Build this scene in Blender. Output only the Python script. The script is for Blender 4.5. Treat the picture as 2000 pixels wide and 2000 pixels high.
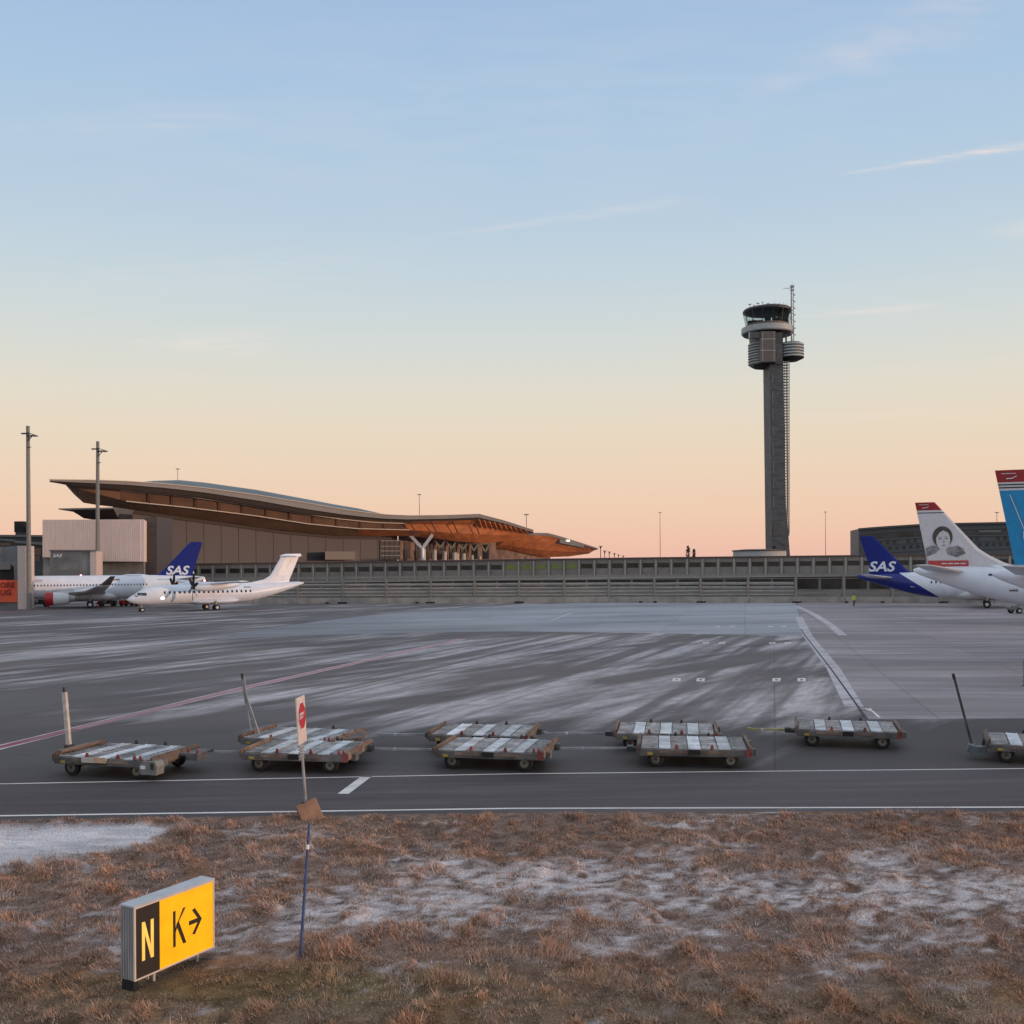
import bpy, math, random
import numpy as np
from mathutils import Vector, Matrix
random.seed(7); rng = np.random.default_rng(11)
for o in list(bpy.data.objects): bpy.data.objects.remove(o)
SC = bpy.context.scene
C = SC.collection
# ---------------------------------------------------------------- camera, sky, sun, exposure
FP, CH, PX, PY, ROLL = 2050.0, 6.2, 1000.0, 1104.0, math.radians(0.35)
cd = bpy.data.cameras.new('camera'); cam = bpy.data.objects.new('camera', cd); C.objects.link(cam)
cam.location = (0, 0, CH)
cam.rotation_euler = (Matrix.Rotation(math.radians(90), 3, 'X') @ Matrix.Rotation(-ROLL, 3, 'Z')).to_euler()
cd.sensor_width = 36; cd.lens = FP/2000*36; cd.shift_y = (PY-1000)/2000
cd.clip_start = 0.5; cd.clip_end = 20000
SC.camera = cam
SUN_EL, SUN_AZ = 3.0, 16.0      # degrees; azimuth = turned towards the camera side from +X
sdir = Vector((math.cos(math.radians(SUN_AZ))*math.cos(math.radians(SUN_EL)), -math.sin(math.radians(SUN_AZ))*math.cos(math.radians(SUN_EL)), math.sin(math.radians(SUN_EL))))
sl = bpy.data.lights.new('sun', 'SUN'); sun = bpy.data.objects.new('sun', sl); C.objects.link(sun)
sl.energy = 1.7; sl.angle = math.radians(0.5); sl.color = (1.0, 0.62, 0.40)
sun.rotation_euler = sdir.to_track_quat('Z', 'Y').to_euler(); sun.location = (60, -30, 60)
def lin(c): return tuple((((v/255+0.055)/1.055)**2.4 if v > 10 else v/255/12.92) for v in c)
w = bpy.data.worlds.new('World'); SC.world = w; w.use_nodes = True
nt = w.node_tree; nt.nodes.clear(); N = nt.nodes.new; Lk = nt.links.new
def mth(op, a, b=None, c=None, tree=None, clamp=False):
    t = tree or nt
    n = t.nodes.new('ShaderNodeMath'); n.operation = op; n.use_clamp = clamp
    for i, s in enumerate((a, b, c)):
        if s is None: continue
        if isinstance(s, (int, float)): n.inputs[i].default_value = s
        else: t.links.new(s, n.inputs[i])
    return n.outputs[0]
tc = N('ShaderNodeTexCoord'); sp = N('ShaderNodeSeparateXYZ'); Lk(tc.outputs['Generated'], sp.inputs[0])
dx, dy, dz = sp.outputs
ramp = N('ShaderNodeValToRGB'); cr = ramp.color_ramp; cr.interpolation = 'LINEAR'
SKY = [(0.0,(238,190,173)),(0.022,(243,198,175)),(0.05,(242,207,181)),(0.09,(239,214,189)),(0.125,(235,219,197)),(0.16,(229,222,207)),(0.20,(217,221,216)),
       (0.25,(203,217,223)),(0.31,(188,209,226)),(0.40,(173,201,228)),(0.48,(162,191,225)),(0.62,(190,203,222)),(1.0,(214,214,218))]
while len(cr.elements) < len(SKY): cr.elements.new(0.5)
for e, (p, c) in zip(cr.elements, SKY): e.position = p
for e, (p, c) in zip(cr.elements, SKY): e.color = lin(c)+(1,)
zc = mth('MAXIMUM', dz, 0.0); Lk(zc, ramp.inputs[0])
# thin cirrus and contrails, placed by direction
yy = mth('MAXIMUM', dy, 0.05)
gu = mth('DIVIDE', dx, yy); gv = mth('DIVIDE', dz, yy)
front = mth('GREATER_THAN', dy, 0.1)
cb = N('ShaderNodeCombineXYZ'); Lk(gu, cb.inputs[0]); Lk(gv, cb.inputs[1])
def wisp(x0, y0, x1, y1, hw, amt, edge=0.6, nscale=(6, 60), taper=True):
    """soft streak between two directions (given in photo pixels)"""
    a = ((x0-PX)/FP, (PY-y0)/FP); b = ((x1-PX)/FP, (PY-y1)/FP)
    L = math.hypot(b[0]-a[0], b[1]-a[1]); ux, uy = (b[0]-a[0])/L, (b[1]-a[1])/L
    du = mth('SUBTRACT', gu, a[0]); dv = mth('SUBTRACT', gv, a[1])
    s = mth('DIVIDE', mth('ADD', mth('MULTIPLY', du, ux), mth('MULTIPLY', dv, uy)), L)
    t = mth('DIVIDE', mth('SUBTRACT', mth('MULTIPLY', dv, ux), mth('MULTIPLY', du, uy)), hw/FP)
    if taper: t = mth('DIVIDE', t, mth('ADD', mth('MAXIMUM', s, 0.0), 0.15))
    g = mth('POWER', 2.718, mth('MULTIPLY', mth('MULTIPLY', t, t), -1.0))
    e = mth('MULTIPLY', mth('MULTIPLY', mth('SUBTRACT', 1.0, mth('POWER', mth('ABSOLUTE', mth('SUBTRACT', mth('MULTIPLY', s, 2.0), 1.0)), 2.0), clamp=True), 1.0), 1.0)
    mp = N('ShaderNodeMapping'); Lk(cb.outputs[0], mp.inputs[0]); mp.inputs['Rotation'].default_value = (0, 0, -math.atan2(uy, ux)); mp.inputs['Scale'].default_value = (nscale[0], nscale[1], 1)
    nz = N('ShaderNodeTexNoise'); nz.inputs['Scale'].default_value = 3; nz.inputs['Detail'].default_value = 5; Lk(mp.outputs[0], nz.inputs[0])
    n2 = mth('MULTIPLY', mth('SUBTRACT', nz.outputs[0], 0.3), 2.6, clamp=True)
    return mth('MULTIPLY', mth('MULTIPLY', mth('MULTIPLY', g, e), n2), amt)
ws = [wisp(1600, 352, 2230, 255, 11, 0.6), wisp(240, 662, 560, 668, 26, 0.5), wisp(780, 470, 1420, 385, 12, 0.28), wisp(1480, 625, 1860, 600, 10, 0.4),
      wisp(1350, 240, 2100, -60, 70, 0.22, nscale=(5, 20)), wisp(0, 560, 900, 500, 40, 0.12, taper=False), wisp(-50, 240, 700, 235, 26, 0.14, taper=False),
      wisp(1900, 460, 2200, 440, 40, 0.35), wisp(-100, 300, 2100, 90, 200, 0.10, taper=False, nscale=(3, 14)), wisp(1450, 812, 2000, 822, 12, 0.18)]
cl = ws[0]
for x in ws[1:]: cl = mth('ADD', cl, x)
cl = mth('MULTIPLY', cl, front, clamp=True)
mix = N('ShaderNodeMix'); mix.data_type = 'RGBA'; Lk(cl, mix.inputs[0]); Lk(ramp.outputs[0], mix.inputs[6]); mix.inputs[7].default_value = lin((250, 232, 222))+(1,)
bg = N('ShaderNodeBackground'); Lk(mix.outputs[2], bg.inputs[0]); bg.inputs[1].default_value = 0.96
sky = N('ShaderNodeTexSky'); sky.sky_type = 'NISHITA'; sky.sun_disc = False; sky.sun_elevation = math.radians(SUN_EL); sky.sun_rotation = math.radians(90+SUN_AZ)
bg2 = N('ShaderNodeBackground'); Lk(sky.outputs[0], bg2.inputs[0]); bg2.inputs[1].default_value = 0.006
ads = N('ShaderNodeAddShader'); Lk(bg.outputs[0], ads.inputs[0]); Lk(bg2.outputs[0], ads.inputs[1])
ow = N('ShaderNodeOutputWorld'); Lk(ads.outputs[0], ow.inputs[0])
SC.view_settings.view_transform = 'Standard'; SC.view_settings.look = 'None'; SC.view_settings.exposure = 0.0; SC.view_settings.gamma = 1
SC.render.engine = 'CYCLES'; SC.render.resolution_x = 1024; SC.render.resolution_y = 1024

# ---------------------------------------------------------------- helpers
def ray(x, y):
    c, s = math.cos(ROLL), math.sin(ROLL)
    u = (x-PX)*c-(y-PY)*s; v = (x-PX)*s+(y-PY)*c
    return u/FP, -v/FP
def W(x, y, Y):
    a, b = ray(x, y); return Vector((a*Y, Y, CH+b*Y))
def G(x, y, z=0.0):
    a, b = ray(x, y); Y = (z-CH)/b; return Vector((a*Y, Y, z))
def depth_for(x, y, z):
    a, b = ray(x, y); return (z-CH)/b
def interp(pts, x):
    if x <= pts[0][0]: return pts[0][1]
    for (a, b), (c, d) in zip(pts, pts[1:]):
        if x <= c: return b+(d-b)*(x-a)/(c-a)
    return pts[-1][1]
def invlerp(x, x0, Y0, x1, Y1): return 1/(1/Y0+(1/Y1-1/Y0)*(x-x0)/(x1-x0))

class MB:
    def __init__(s): s.v = []; s.f = []; s.m = []
    def add(s, vs, fs, mat=0, M=None):
        o = len(s.v)
        for p in vs: s.v.append(tuple(M @ Vector(p)) if M else tuple(p))
        for i, f in enumerate(fs): s.f.append(tuple(o+k for k in f)); s.m.append(mat if isinstance(mat, int) else mat[i])
        return s
    def box(s, c, d, mat=0, M=None, rz=0.0):
        hx, hy, hz = d[0]/2, d[1]/2, d[2]/2
        R = Matrix.Translation(c) @ Matrix.Rotation(rz, 4, 'Z')
        if M: R = M @ R
        vs = [(a*hx, b*hy, e*hz) for e in (-1, 1) for a, b in ((-1, -1), (1, -1), (1, 1), (-1, 1))]
        return s.add(vs, [(3, 2, 1, 0), (4, 5, 6, 7), (0, 1, 5, 4), (1, 2, 6, 5), (2, 3, 7, 6), (3, 0, 4, 7)], mat, R)
    def span(s, p0, p1, w, h, mat=0, up=(0, 0, 1)):
        """beam from p0 to p1, width w across, height h along up"""
        p0, p1 = Vector(p0), Vector(p1); d = (p1-p0).normalized(); up = Vector(up)
        sd = d.cross(up)
        if sd.length < 1e-4: sd = d.cross(Vector((1, 0, 0)))
        sd.normalize(); u = sd.cross(d).normalized()
        vs = [p+sd*(a*w/2)+u*(b*h/2) for p in (p0, p1) for a, b in ((-1, -1), (1, -1), (1, 1), (-1, 1))]
        return s.add(vs, [(0, 1, 2, 3), (7, 6, 5, 4), (4, 5, 1, 0), (5, 6, 2, 1), (6, 7, 3, 2), (7, 4, 0, 3)], mat)
    def cyl(s, p0, p1, r0, r1=None, n=16, mat=0, caps=True):
        r1 = r0 if r1 is None else r1; p0, p1 = Vector(p0), Vector(p1)
        d = (p1-p0).normalized(); a = d.cross(Vector((0, 0, 1)))
        if a.length < 1e-3: a = Vector((1, 0, 0))
        a.normalize(); b = d.cross(a)
        vs = []
        for p, r in ((p0, r0), (p1, r1)):
            for k in range(n):
                t = 2*math.pi*k/n; vs.append(p+a*(r*math.cos(t))+b*(r*math.sin(t)))
        fs = [(k, (k+1) % n, n+(k+1) % n, n+k) for k in range(n)]
        if caps: fs += [tuple(range(n-1, -1, -1)), tuple(range(n, 2*n))]
        return s.add(vs, fs, mat)
    def loft(s, rings, mat=0, caps=True, closed=True, smats=None):
        n = len(rings[0]); vs = [p for r in rings for p in r]; fs = []; ms = []
        for i in range(len(rings)-1):
            for k in range(n if closed else n-1):
                fs.append((i*n+k, i*n+(k+1) % n, (i+1)*n+(k+1) % n, (i+1)*n+k)); ms.append(mat if smats is None else smats(i, k))
        if caps and closed:
            fs += [tuple(range(n-1, -1, -1)), tuple((len(rings)-1)*n+k for k in range(n))]
            ms += [mat if smats is None else smats(0, 0), mat if smats is None else smats(len(rings)-2, 0)]
        return s.add(vs, fs, ms)
    def prism(s, poly, d, mat=0, M=None):
        """poly: list of 3-D points (planar), extruded by vector d"""
        n = len(poly); d = Vector(d); vs = [Vector(p) for p in poly]+[Vector(p)+d for p in poly]
        return s.add(vs, [tuple(range(n-1, -1, -1)), tuple(range(n, 2*n))]+[(k, (k+1) % n, n+(k+1) % n, n+k) for k in range(n)], mat, M)
    def build(s, name, mats, parent=None, origin=(0, 0, 0), smooth=False, bevel=0.0, recalc=True):
        me = bpy.data.meshes.new(name); o = Vector(origin)
        me.from_pydata([tuple(Vector(p)-o) for p in s.v], [], s.f)
        if not isinstance(mats, (list, tuple)): mats = [mats]
        for m in mats: me.materials.append(m)
        for p, m in zip(me.polygons, s.m): p.material_index = m; p.use_smooth = bool(smooth)
        if recalc:
            import bmesh
            bm = bmesh.new(); bm.from_mesh(me); bmesh.ops.recalc_face_normals(bm, faces=bm.faces); bm.to_mesh(me); bm.free()
        ob = bpy.data.objects.new(name, me); C.objects.link(ob)
        if parent is not None: ob.parent = parent
        else: ob.location = o
        if smooth:
            try: me.set_sharp_from_angle(angle=math.radians(40))
            except Exception: pass
        if bevel:
            b = ob.modifiers.new('bevel', 'BEVEL'); b.width = bevel; b.segments = 2; b.limit_method = 'ANGLE'
        return ob
def empty(name, loc=(0, 0, 0), rz=0.0, sc=1.0):
    o = bpy.data.objects.new(name, None); C.objects.link(o); o.location = loc; o.rotation_euler = (0, 0, rz); o.scale = (sc,)*3; o.empty_display_size = 0.3; return o
def tag(o, label=None, cat=None, group=None, kind=None):
    for k, v in (('label', label), ('category', cat), ('group', group), ('kind', kind)):
        if v: o[k] = v
    return o
def struct(o): o['kind'] = 'structure'; return o
def dup(o, parent=None):
    c = o.copy(); C.objects.link(c); c.parent = parent
    for ch in list(o.children): dup(ch, c)
    return c

def vary(m, lo=0.7, hi=1.15):
    t = m.node_tree; b = t.nodes['Principled BSDF']; oi = t.nodes.new('ShaderNodeObjectInfo'); r = t.nodes.new('ShaderNodeMapRange'); r.inputs[3].default_value = lo; r.inputs[4].default_value = hi; t.links.new(oi.outputs['Random'], r.inputs[0])
    co = t.nodes.new('ShaderNodeTexCoord'); nz = t.nodes.new('ShaderNodeTexNoise'); nz.inputs['Scale'].default_value = 1.7; nz.inputs['Detail'].default_value = 8; nz.inputs['Roughness'].default_value = 0.7; va = t.nodes.new('ShaderNodeVectorMath'); t.links.new(co.outputs['Object'], va.inputs[0]); t.links.new(oi.outputs['Location'], va.inputs[1]); t.links.new(va.outputs[0], nz.inputs[0])
    r2 = t.nodes.new('ShaderNodeMapRange'); r2.inputs[1].default_value = 0.38; r2.inputs[2].default_value = 0.6; r2.inputs[3].default_value = 0.55; r2.inputs[4].default_value = 1.1; t.links.new(nz.outputs[0], r2.inputs[0])
    mm = t.nodes.new('ShaderNodeMath'); mm.operation = 'MULTIPLY'; t.links.new(r.outputs[0], mm.inputs[0]); t.links.new(r2.outputs[0], mm.inputs[1])
    src = b.inputs['Base Color'].links[0].from_socket; v = t.nodes.new('ShaderNodeVectorMath'); v.operation = 'SCALE'; t.links.new(src, v.inputs[0]); t.links.new(mm.outputs[0], v.inputs['Scale']); t.links.new(v.outputs[0], b.inputs['Base Color']); return m
def mat(name, col, rough=0.6, metal=0.0, var=0.15, scale=3.0, bump=0.0, emit=0.0, ecol=None, spec=0.5, stretch=(1, 1, 1), col2=None, detail=6.0):
    m = bpy.data.materials.new(name); m.use_nodes = True; t = m.node_tree; b = t.nodes['Principled BSDF']
    b.inputs['Roughness'].default_value = rough; b.inputs['Metallic'].default_value = metal; b.inputs['Specular IOR Level'].default_value = spec
    co = t.nodes.new('ShaderNodeTexCoord'); mp = t.nodes.new('ShaderNodeMapping'); mp.inputs['Scale'].default_value = stretch
    t.links.new(co.outputs['Object'], mp.inputs[0])
    nz = t.nodes.new('ShaderNodeTexNoise'); nz.inputs['Scale'].default_value = scale; nz.inputs['Detail'].default_value = detail; t.links.new(mp.outputs[0], nz.inputs[0])
    mx = t.nodes.new('ShaderNodeMix'); mx.data_type = 'RGBA'
    rp = t.nodes.new('ShaderNodeMapRange'); rp.inputs[1].default_value = 0.35; rp.inputs[2].default_value = 0.65; t.links.new(nz.outputs[0], rp.inputs[0]); t.links.new(rp.outputs[0], mx.inputs[0])
    c2 = col2 or tuple(min(1, c*(1+var)) for c in col); c1 = col if col2 else tuple(c*(1-var) for c in col)
    mx.inputs[6].default_value = c1+(1,); mx.inputs[7].default_value = c2+(1,)
    t.links.new(mx.outputs[2], b.inputs['Base Color'])
    if bump:
        bp = t.nodes.new('ShaderNodeBump'); bp.inputs['Strength'].default_value = bump; bp.inputs['Distance'].default_value = 0.02
        t.links.new(nz.outputs[0], bp.inputs['Height']); t.links.new(bp.outputs[0], b.inputs['Normal'])
    if emit:
        b.inputs['Emission Color'].default_value = (ecol or col)+(1,); b.inputs['Emission Strength'].default_value = emit
    return m
M_white = mat('white_paint', (0.74, 0.78, 0.86), 0.35, var=0.05, scale=0.8)
M_whiteg = mat('grey_white_paint', (0.62, 0.63, 0.65), 0.35, var=0.06)
M_blue = mat('royal_blue_paint', (0.010, 0.022, 0.20), 0.5, var=0.1, spec=0.25)
M_red = mat('red_paint', (0.42, 0.015, 0.02), 0.35, var=0.1)
M_orange_sign = mat('orange_red_panel', (0.72, 0.10, 0.035), 0.5, var=0.06)
M_black = mat('black_rubber', (0.012, 0.012, 0.013), 0.75, var=0.3, scale=12)
M_dark = mat('dark_grey_paint', (0.035, 0.037, 0.04), 0.5, var=0.2)
M_glass = mat('dark_glass', (0.02, 0.025, 0.032), 0.08, var=0.2, spec=0.8)
M_metal = mat('worn_metal', (0.30, 0.30, 0.30), 0.45, metal=0.6, var=0.2, scale=8)
M_galv = mat('galvanised_steel', (0.33, 0.33, 0.33), 0.5, metal=0.4, var=0.15, scale=5)
M_conc = mat('concrete', (0.27, 0.255, 0.235), 0.85, var=0.18, scale=0.7, bump=0.2)
M_cyan = mat('cyan_paint', (0.0, 0.26, 0.55), 0.35, var=0.08)
M_hivis = mat('hi_vis_yellow', (0.55, 0.75, 0.04), 0.7, var=0.05)
M_skin = mat('skin', (0.45, 0.27, 0.2), 0.6, var=0.05)
M_navy = mat('navy_cloth', (0.02, 0.022, 0.04), 0.8, var=0.2)

# ---------------------------------------------------------------- ground
def frost_mat(name, base, base2, frost, ang, long_, short, thr, soft, amt, ang2=None, rough=0.75, fine=0.25, joints=None, amt2=0.0, tyre=0.0, zone=False):
    m = bpy.data.materials.new(name); m.use_nodes = True; t = m.node_tree; b = t.nodes['Principled BSDF']; L = t.links.new
    b.inputs['Specular IOR Level'].default_value = 0.22
    co = t.nodes.new('ShaderNodeTexCoord')
    def noise(sx, sy, a, det=6.0, rg=0.6, off=0):
        mp = t.nodes.new('ShaderNodeMapping'); mp.vector_type = 'TEXTURE'; mp.inputs['Rotation'].default_value = (0, 0, a); mp.inputs['Scale'].default_value = (sx, sy, 1); mp.inputs['Location'].default_value = (off, off*0.7, 0)
        L(co.outputs['Object'], mp.inputs[0]); n = t.nodes.new('ShaderNodeTexNoise'); n.inputs['Scale'].default_value = 1.0; n.inputs['Detail'].default_value = det; n.inputs['Roughness'].default_value = rg
        L(mp.outputs[0], n.inputs[0]); return n.outputs[0]
    def rng_(x, a, c, d=0.0, e=1.0):
        r = t.nodes.new('ShaderNodeMapRange'); r.inputs[1].default_value = a; r.inputs[2].default_value = c; r.inputs[3].default_value = d; r.inputs[4].default_value = e; L(x, r.inputs[0]); return r.outputs[0]
    n1 = noise(long_, short, ang, 5, 0.55); n2 = noise(long_*2.2, short*4.5, ang, 3, off=31); n3 = noise(0.05, 0.05, 0, 3); n4 = noise(1.6, 0.5, ang, 6, 0.7, off=7); n5 = noise(26, 11, 0.3, 4, off=50)
    f = mth('ADD', mth('MULTIPLY', n1, 0.42, tree=t), mth('MULTIPLY', n2, 0.58, tree=t), tree=t)
    if zone:                                          # frost lies thickest in mid apron, little along the dolly lane
        sp3 = t.nodes.new('ShaderNodeSeparateXYZ'); L(co.outputs['Object'], sp3.inputs[0])
        f = mth('ADD', f, rng_(sp3.outputs[0], -20, 4, 0.0, 0.045), tree=t); f = mth('SUBTRACT', f, rng_(sp3.outputs[1], 44, 36, 0.0, 0.10), tree=t)
    f = rng_(f, thr, thr+soft)
    lane = rng_(sp3.outputs[1], 43, 39, 1.0, 0.72) if zone else None
    f = mth('MULTIPLY', f, rng_(n4, 0.30, 0.62, 0.35, 1.0), tree=t)
    if tyre:                                          # darker wheel tracks crossing the frost
        n6 = noise(60, 1.5, math.radians(69), 2, off=11); f = mth('MULTIPLY', f, rng_(n6, 0.40, 0.55, 1-tyre, 1.0), tree=t)
    f = mth('MULTIPLY', f, amt, tree=t)
    mb = t.nodes.new('ShaderNodeMix'); mb.data_type = 'RGBA'; L(rng_(n5, 0.38, 0.62), mb.inputs[0]); mb.inputs[6].default_value = base+(1,); mb.inputs[7].default_value = base2+(1,)
    mf = t.nodes.new('ShaderNodeMix'); mf.data_type = 'RGBA'; L(f, mf.inputs[0]); L(mb.outputs[2], mf.inputs[6]); mf.inputs[7].default_value = frost+(1,)
    out = mf.outputs[2]
    if joints:
        bk = t.nodes.new('ShaderNodeTexBrick'); bk.offset = 0; mp = t.nodes.new('ShaderNodeMapping'); mp.inputs['Rotation'].default_value = (0, 0, -joints[0]); L(co.outputs['Object'], mp.inputs[0]); L(mp.outputs[0], bk.inputs[0])
        bk.inputs['Scale'].default_value = 1; bk.inputs['Brick Width'].default_value = joints[1]; bk.inputs['Row Height'].default_value = joints[1]; bk.inputs['Mortar Size'].default_value = 0.04
        bk.inputs['Color1'].default_value = (1, 1, 1, 1); bk.inputs['Color2'].default_value = (0.84, 0.85, 0.87, 1); bk.inputs['Mortar'].default_value = (0.6, 0.6, 0.62, 1)
        mj = t.nodes.new('ShaderNodeMix'); mj.data_type = 'RGBA'; mj.blend_type = 'MULTIPLY'; mj.inputs[0].default_value = 0.8; L(out, mj.inputs[6]); L(bk.outputs[0], mj.inputs[7]); out = mj.outputs[2]
    mg = t.nodes.new('ShaderNodeMix'); mg.data_type = 'RGBA'; mg.blend_type = 'MULTIPLY'; mg.inputs[0].default_value = 1.0; L(out, mg.inputs[6])
    gcb = t.nodes.new('ShaderNodeCombineColor'); g = rng_(n3, 0.3, 0.7, 1-fine, 1+fine)
    g = mth('MULTIPLY', g, lane, tree=t) if zone else g
    for k in range(3): L(g, gcb.inputs[k])
    L(gcb.outputs[0], mg.inputs[7]); L(mg.outputs[2], b.inputs['Base Color'])
    L(rng_(n2, 0.35, 0.65, rough-0.12, rough+0.1), b.inputs['Roughness'])
    bp = t.nodes.new('ShaderNodeBump'); bp.inputs['Strength'].default_value = 0.25; bp.inputs['Distance'].default_value = 0.01; L(n3, bp.inputs['Height']); L(bp.outputs[0], b.inputs['Normal'])
    return m
FROST = (0.62, 0.575, 0.59)
M_asph = frost_mat('frosted_asphalt', (0.090, 0.076, 0.075), (0.142, 0.121, 0.119), FROST, math.radians(54), 15, 2.4, 0.48, 0.11, 0.95, tyre=0.8, zone=True, rough=0.7, joints=(math.radians(76-90), 15.0))
M_road = frost_mat('road_asphalt', (0.075, 0.063, 0.065), (0.105, 0.089, 0.092), FROST, math.radians(2), 9, 0.5, 0.50, 0.2, 0.16)
M_cright = frost_mat('frosted_concrete_right', (0.21, 0.185, 0.19), (0.29, 0.255, 0.262), (0.56, 0.51, 0.54), math.radians(-4), 16, 1.7, 0.44, 0.2, 0.8, joints=(math.radians(77.5-90), 7.5))
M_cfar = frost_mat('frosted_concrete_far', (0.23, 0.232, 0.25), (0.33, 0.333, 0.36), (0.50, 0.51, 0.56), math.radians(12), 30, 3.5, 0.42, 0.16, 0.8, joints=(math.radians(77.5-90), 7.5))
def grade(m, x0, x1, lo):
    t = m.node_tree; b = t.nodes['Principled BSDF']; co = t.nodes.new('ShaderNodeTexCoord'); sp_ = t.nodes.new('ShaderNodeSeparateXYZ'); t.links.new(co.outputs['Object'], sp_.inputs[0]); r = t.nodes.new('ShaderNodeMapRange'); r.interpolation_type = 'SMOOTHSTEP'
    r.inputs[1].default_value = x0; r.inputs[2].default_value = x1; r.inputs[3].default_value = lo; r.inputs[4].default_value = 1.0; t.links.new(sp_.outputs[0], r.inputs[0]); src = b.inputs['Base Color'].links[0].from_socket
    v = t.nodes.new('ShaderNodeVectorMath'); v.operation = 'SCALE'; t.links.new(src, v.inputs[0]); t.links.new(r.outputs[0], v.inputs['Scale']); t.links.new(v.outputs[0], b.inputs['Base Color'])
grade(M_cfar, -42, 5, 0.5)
def sheet(name, poly, z, m, label=None):
    vs = [(p[0], p[1], z) for p in poly]; b = MB(); b.add(vs, [tuple(range(len(vs)))]); o = b.build(name, m)
    for p in o.data.polygons:
        if p.normal.z < 0: o.data.flip_normals(); break
    return struct(o)
sheet('apron_asphalt', [(-7000, -3000), (7000, -3000), (7000, 9000), (-7000, 9000)], 0.0, M_asph)
def gp(*pts): return [G(x, y) for x, y in pts]
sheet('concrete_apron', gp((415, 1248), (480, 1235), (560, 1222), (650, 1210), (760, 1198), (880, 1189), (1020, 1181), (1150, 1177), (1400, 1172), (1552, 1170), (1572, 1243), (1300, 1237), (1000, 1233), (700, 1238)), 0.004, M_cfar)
right_poly = gp((1554, 1170), (1574, 1243), (1625, 1306), (1697, 1405)) + [Vector((70, 41.5, 0)), Vector((260, 60, 0)), Vector((260, 185, 0))]
sheet('concrete_stand', right_poly, 0.004, M_cright)
# service road strip and its shoulder
rd = [G(-3000, 1531.6+0.0155*3000), G(0, 1531.6), G(1000, 1512), G(2000, 1501.6), G(5000, 1483)]
rb = [G(-3000, 1604), G(0, 1603), G(1000, 1588), G(2000, 1586), G(5000, 1590)]
rd = [p+Vector((0, 0.02, 0)) for p in rd]
sheet('service_road', [p for p in rb]+[p for p in reversed(rd)], 0.004, M_road)
M_line = frost_mat('worn_white_line', (0.86, 0.82, 0.78), (0.70, 0.67, 0.64), (0.3, 0.29, 0.29), 0.2, 1.2, 0.12, 0.5, 0.15, 0.7)
M_linef = frost_mat('faded_white_line', (0.48, 0.45, 0.48), (0.56, 0.53, 0.56), (0.16, 0.155, 0.16), 0.4, 2.5, 0.3, 0.5, 0.12, 0.8)
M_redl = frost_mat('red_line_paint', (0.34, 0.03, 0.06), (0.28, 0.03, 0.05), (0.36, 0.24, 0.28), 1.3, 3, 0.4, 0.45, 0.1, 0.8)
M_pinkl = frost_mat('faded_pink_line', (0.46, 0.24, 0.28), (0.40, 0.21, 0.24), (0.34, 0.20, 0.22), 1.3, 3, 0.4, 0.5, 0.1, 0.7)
def strip(mb, pts, w, off=0.0, z=0.010):
    for a, b in zip(pts, pts[1:]):
        d = (b-a).normalized(); s = Vector((-d.y, d.x, 0))
        vs = [a+s*(off-w/2), b+s*(off-w/2), b+s*(off+w/2), a+s*(off+w/2)]
        mb.add([(p.x, p.y, z) for p in vs], [(0, 1, 2, 3)])
def marking(name, runs, m, z=0.010):
    mb = MB()
    for pts, w, off in runs: strip(mb, pts, w, off, z)
    return struct(mb.build(name, m))
marking('road_edge_line', [([G(-3000, 1578), G(0, 1531.6), G(1000, 1512), G(2000, 1501.6), G(5000, 1483)], 0.10, 0)], M_line)
marking('road_edge_line', [([G(-3000, 1598), G(0, 1594), G(1000, 1579.5), G(2000, 1577), G(5000, 1580)], 0.13, 0)], M_line)
mb = MB(); mb.add([(p.x, p.y, 0.010) for p in gp((706, 1516.5), (727, 1516.5), (681, 1551), (659, 1551))], [(0, 1, 2, 3)]); struct(mb.build('lane_marking', M_line))
rl = [G(-400, 1560), G(0, 1460), G(480, 1343), G(905, 1248)]
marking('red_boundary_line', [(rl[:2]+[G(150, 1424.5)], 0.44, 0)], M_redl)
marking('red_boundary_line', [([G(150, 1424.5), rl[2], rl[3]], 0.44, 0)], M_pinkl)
marking('white_border_line', [(rl, 0.12, 0.29), (rl, 0.12, -0.29)], mat('pinkish_white_line', (0.62, 0.50, 0.51), 0.7, var=0.2, scale=0.8))
marking('white_border_line', [([G(0, 1460), G(-400, 1560)], 0.14, 0.29), ([G(0, 1460), G(-400, 1560)], 0.14, -0.29)], M_line, 0.012)
jl = [G(1566, 1228), G(1576, 1243), G(1626, 1306), G(1683, 1384)]
marking('frost_band', [([G(1560, 1205), G(1578, 1243), G(1628, 1306), G(1668, 1380)], 0.8, 0)], M_linef, 0.009)
marking('joint_line', [(jl+[G(1693, 1400)], 0.09, -0.1)], mat('dark_joint', (0.03, 0.03, 0.032), 0.8), 0.013)
marking('joint_line', [([G(1702, 1390), G(1690, 1384), G(1662, 1384)], 0.10, 0), ([G(1718, 1402), G(1698, 1384)], 0.10, 0)], M_line, 0.013)
marking('faded_guide_line', [([G(1556, 1184), G(1590, 1200), G(1620, 1219), G(1646, 1241)], 0.75, 0)], M_linef, 0.011)
marking('faded_guide_line', [([G(1075, 1212), G(1120, 1196)], 0.35, 0), ([G(95, 1209), G(175, 1208)], 0.35, 0), ([G(1746, 1319), G(1775, 1319.5)], 0.10, 0)], M_linef, 0.012)
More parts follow.
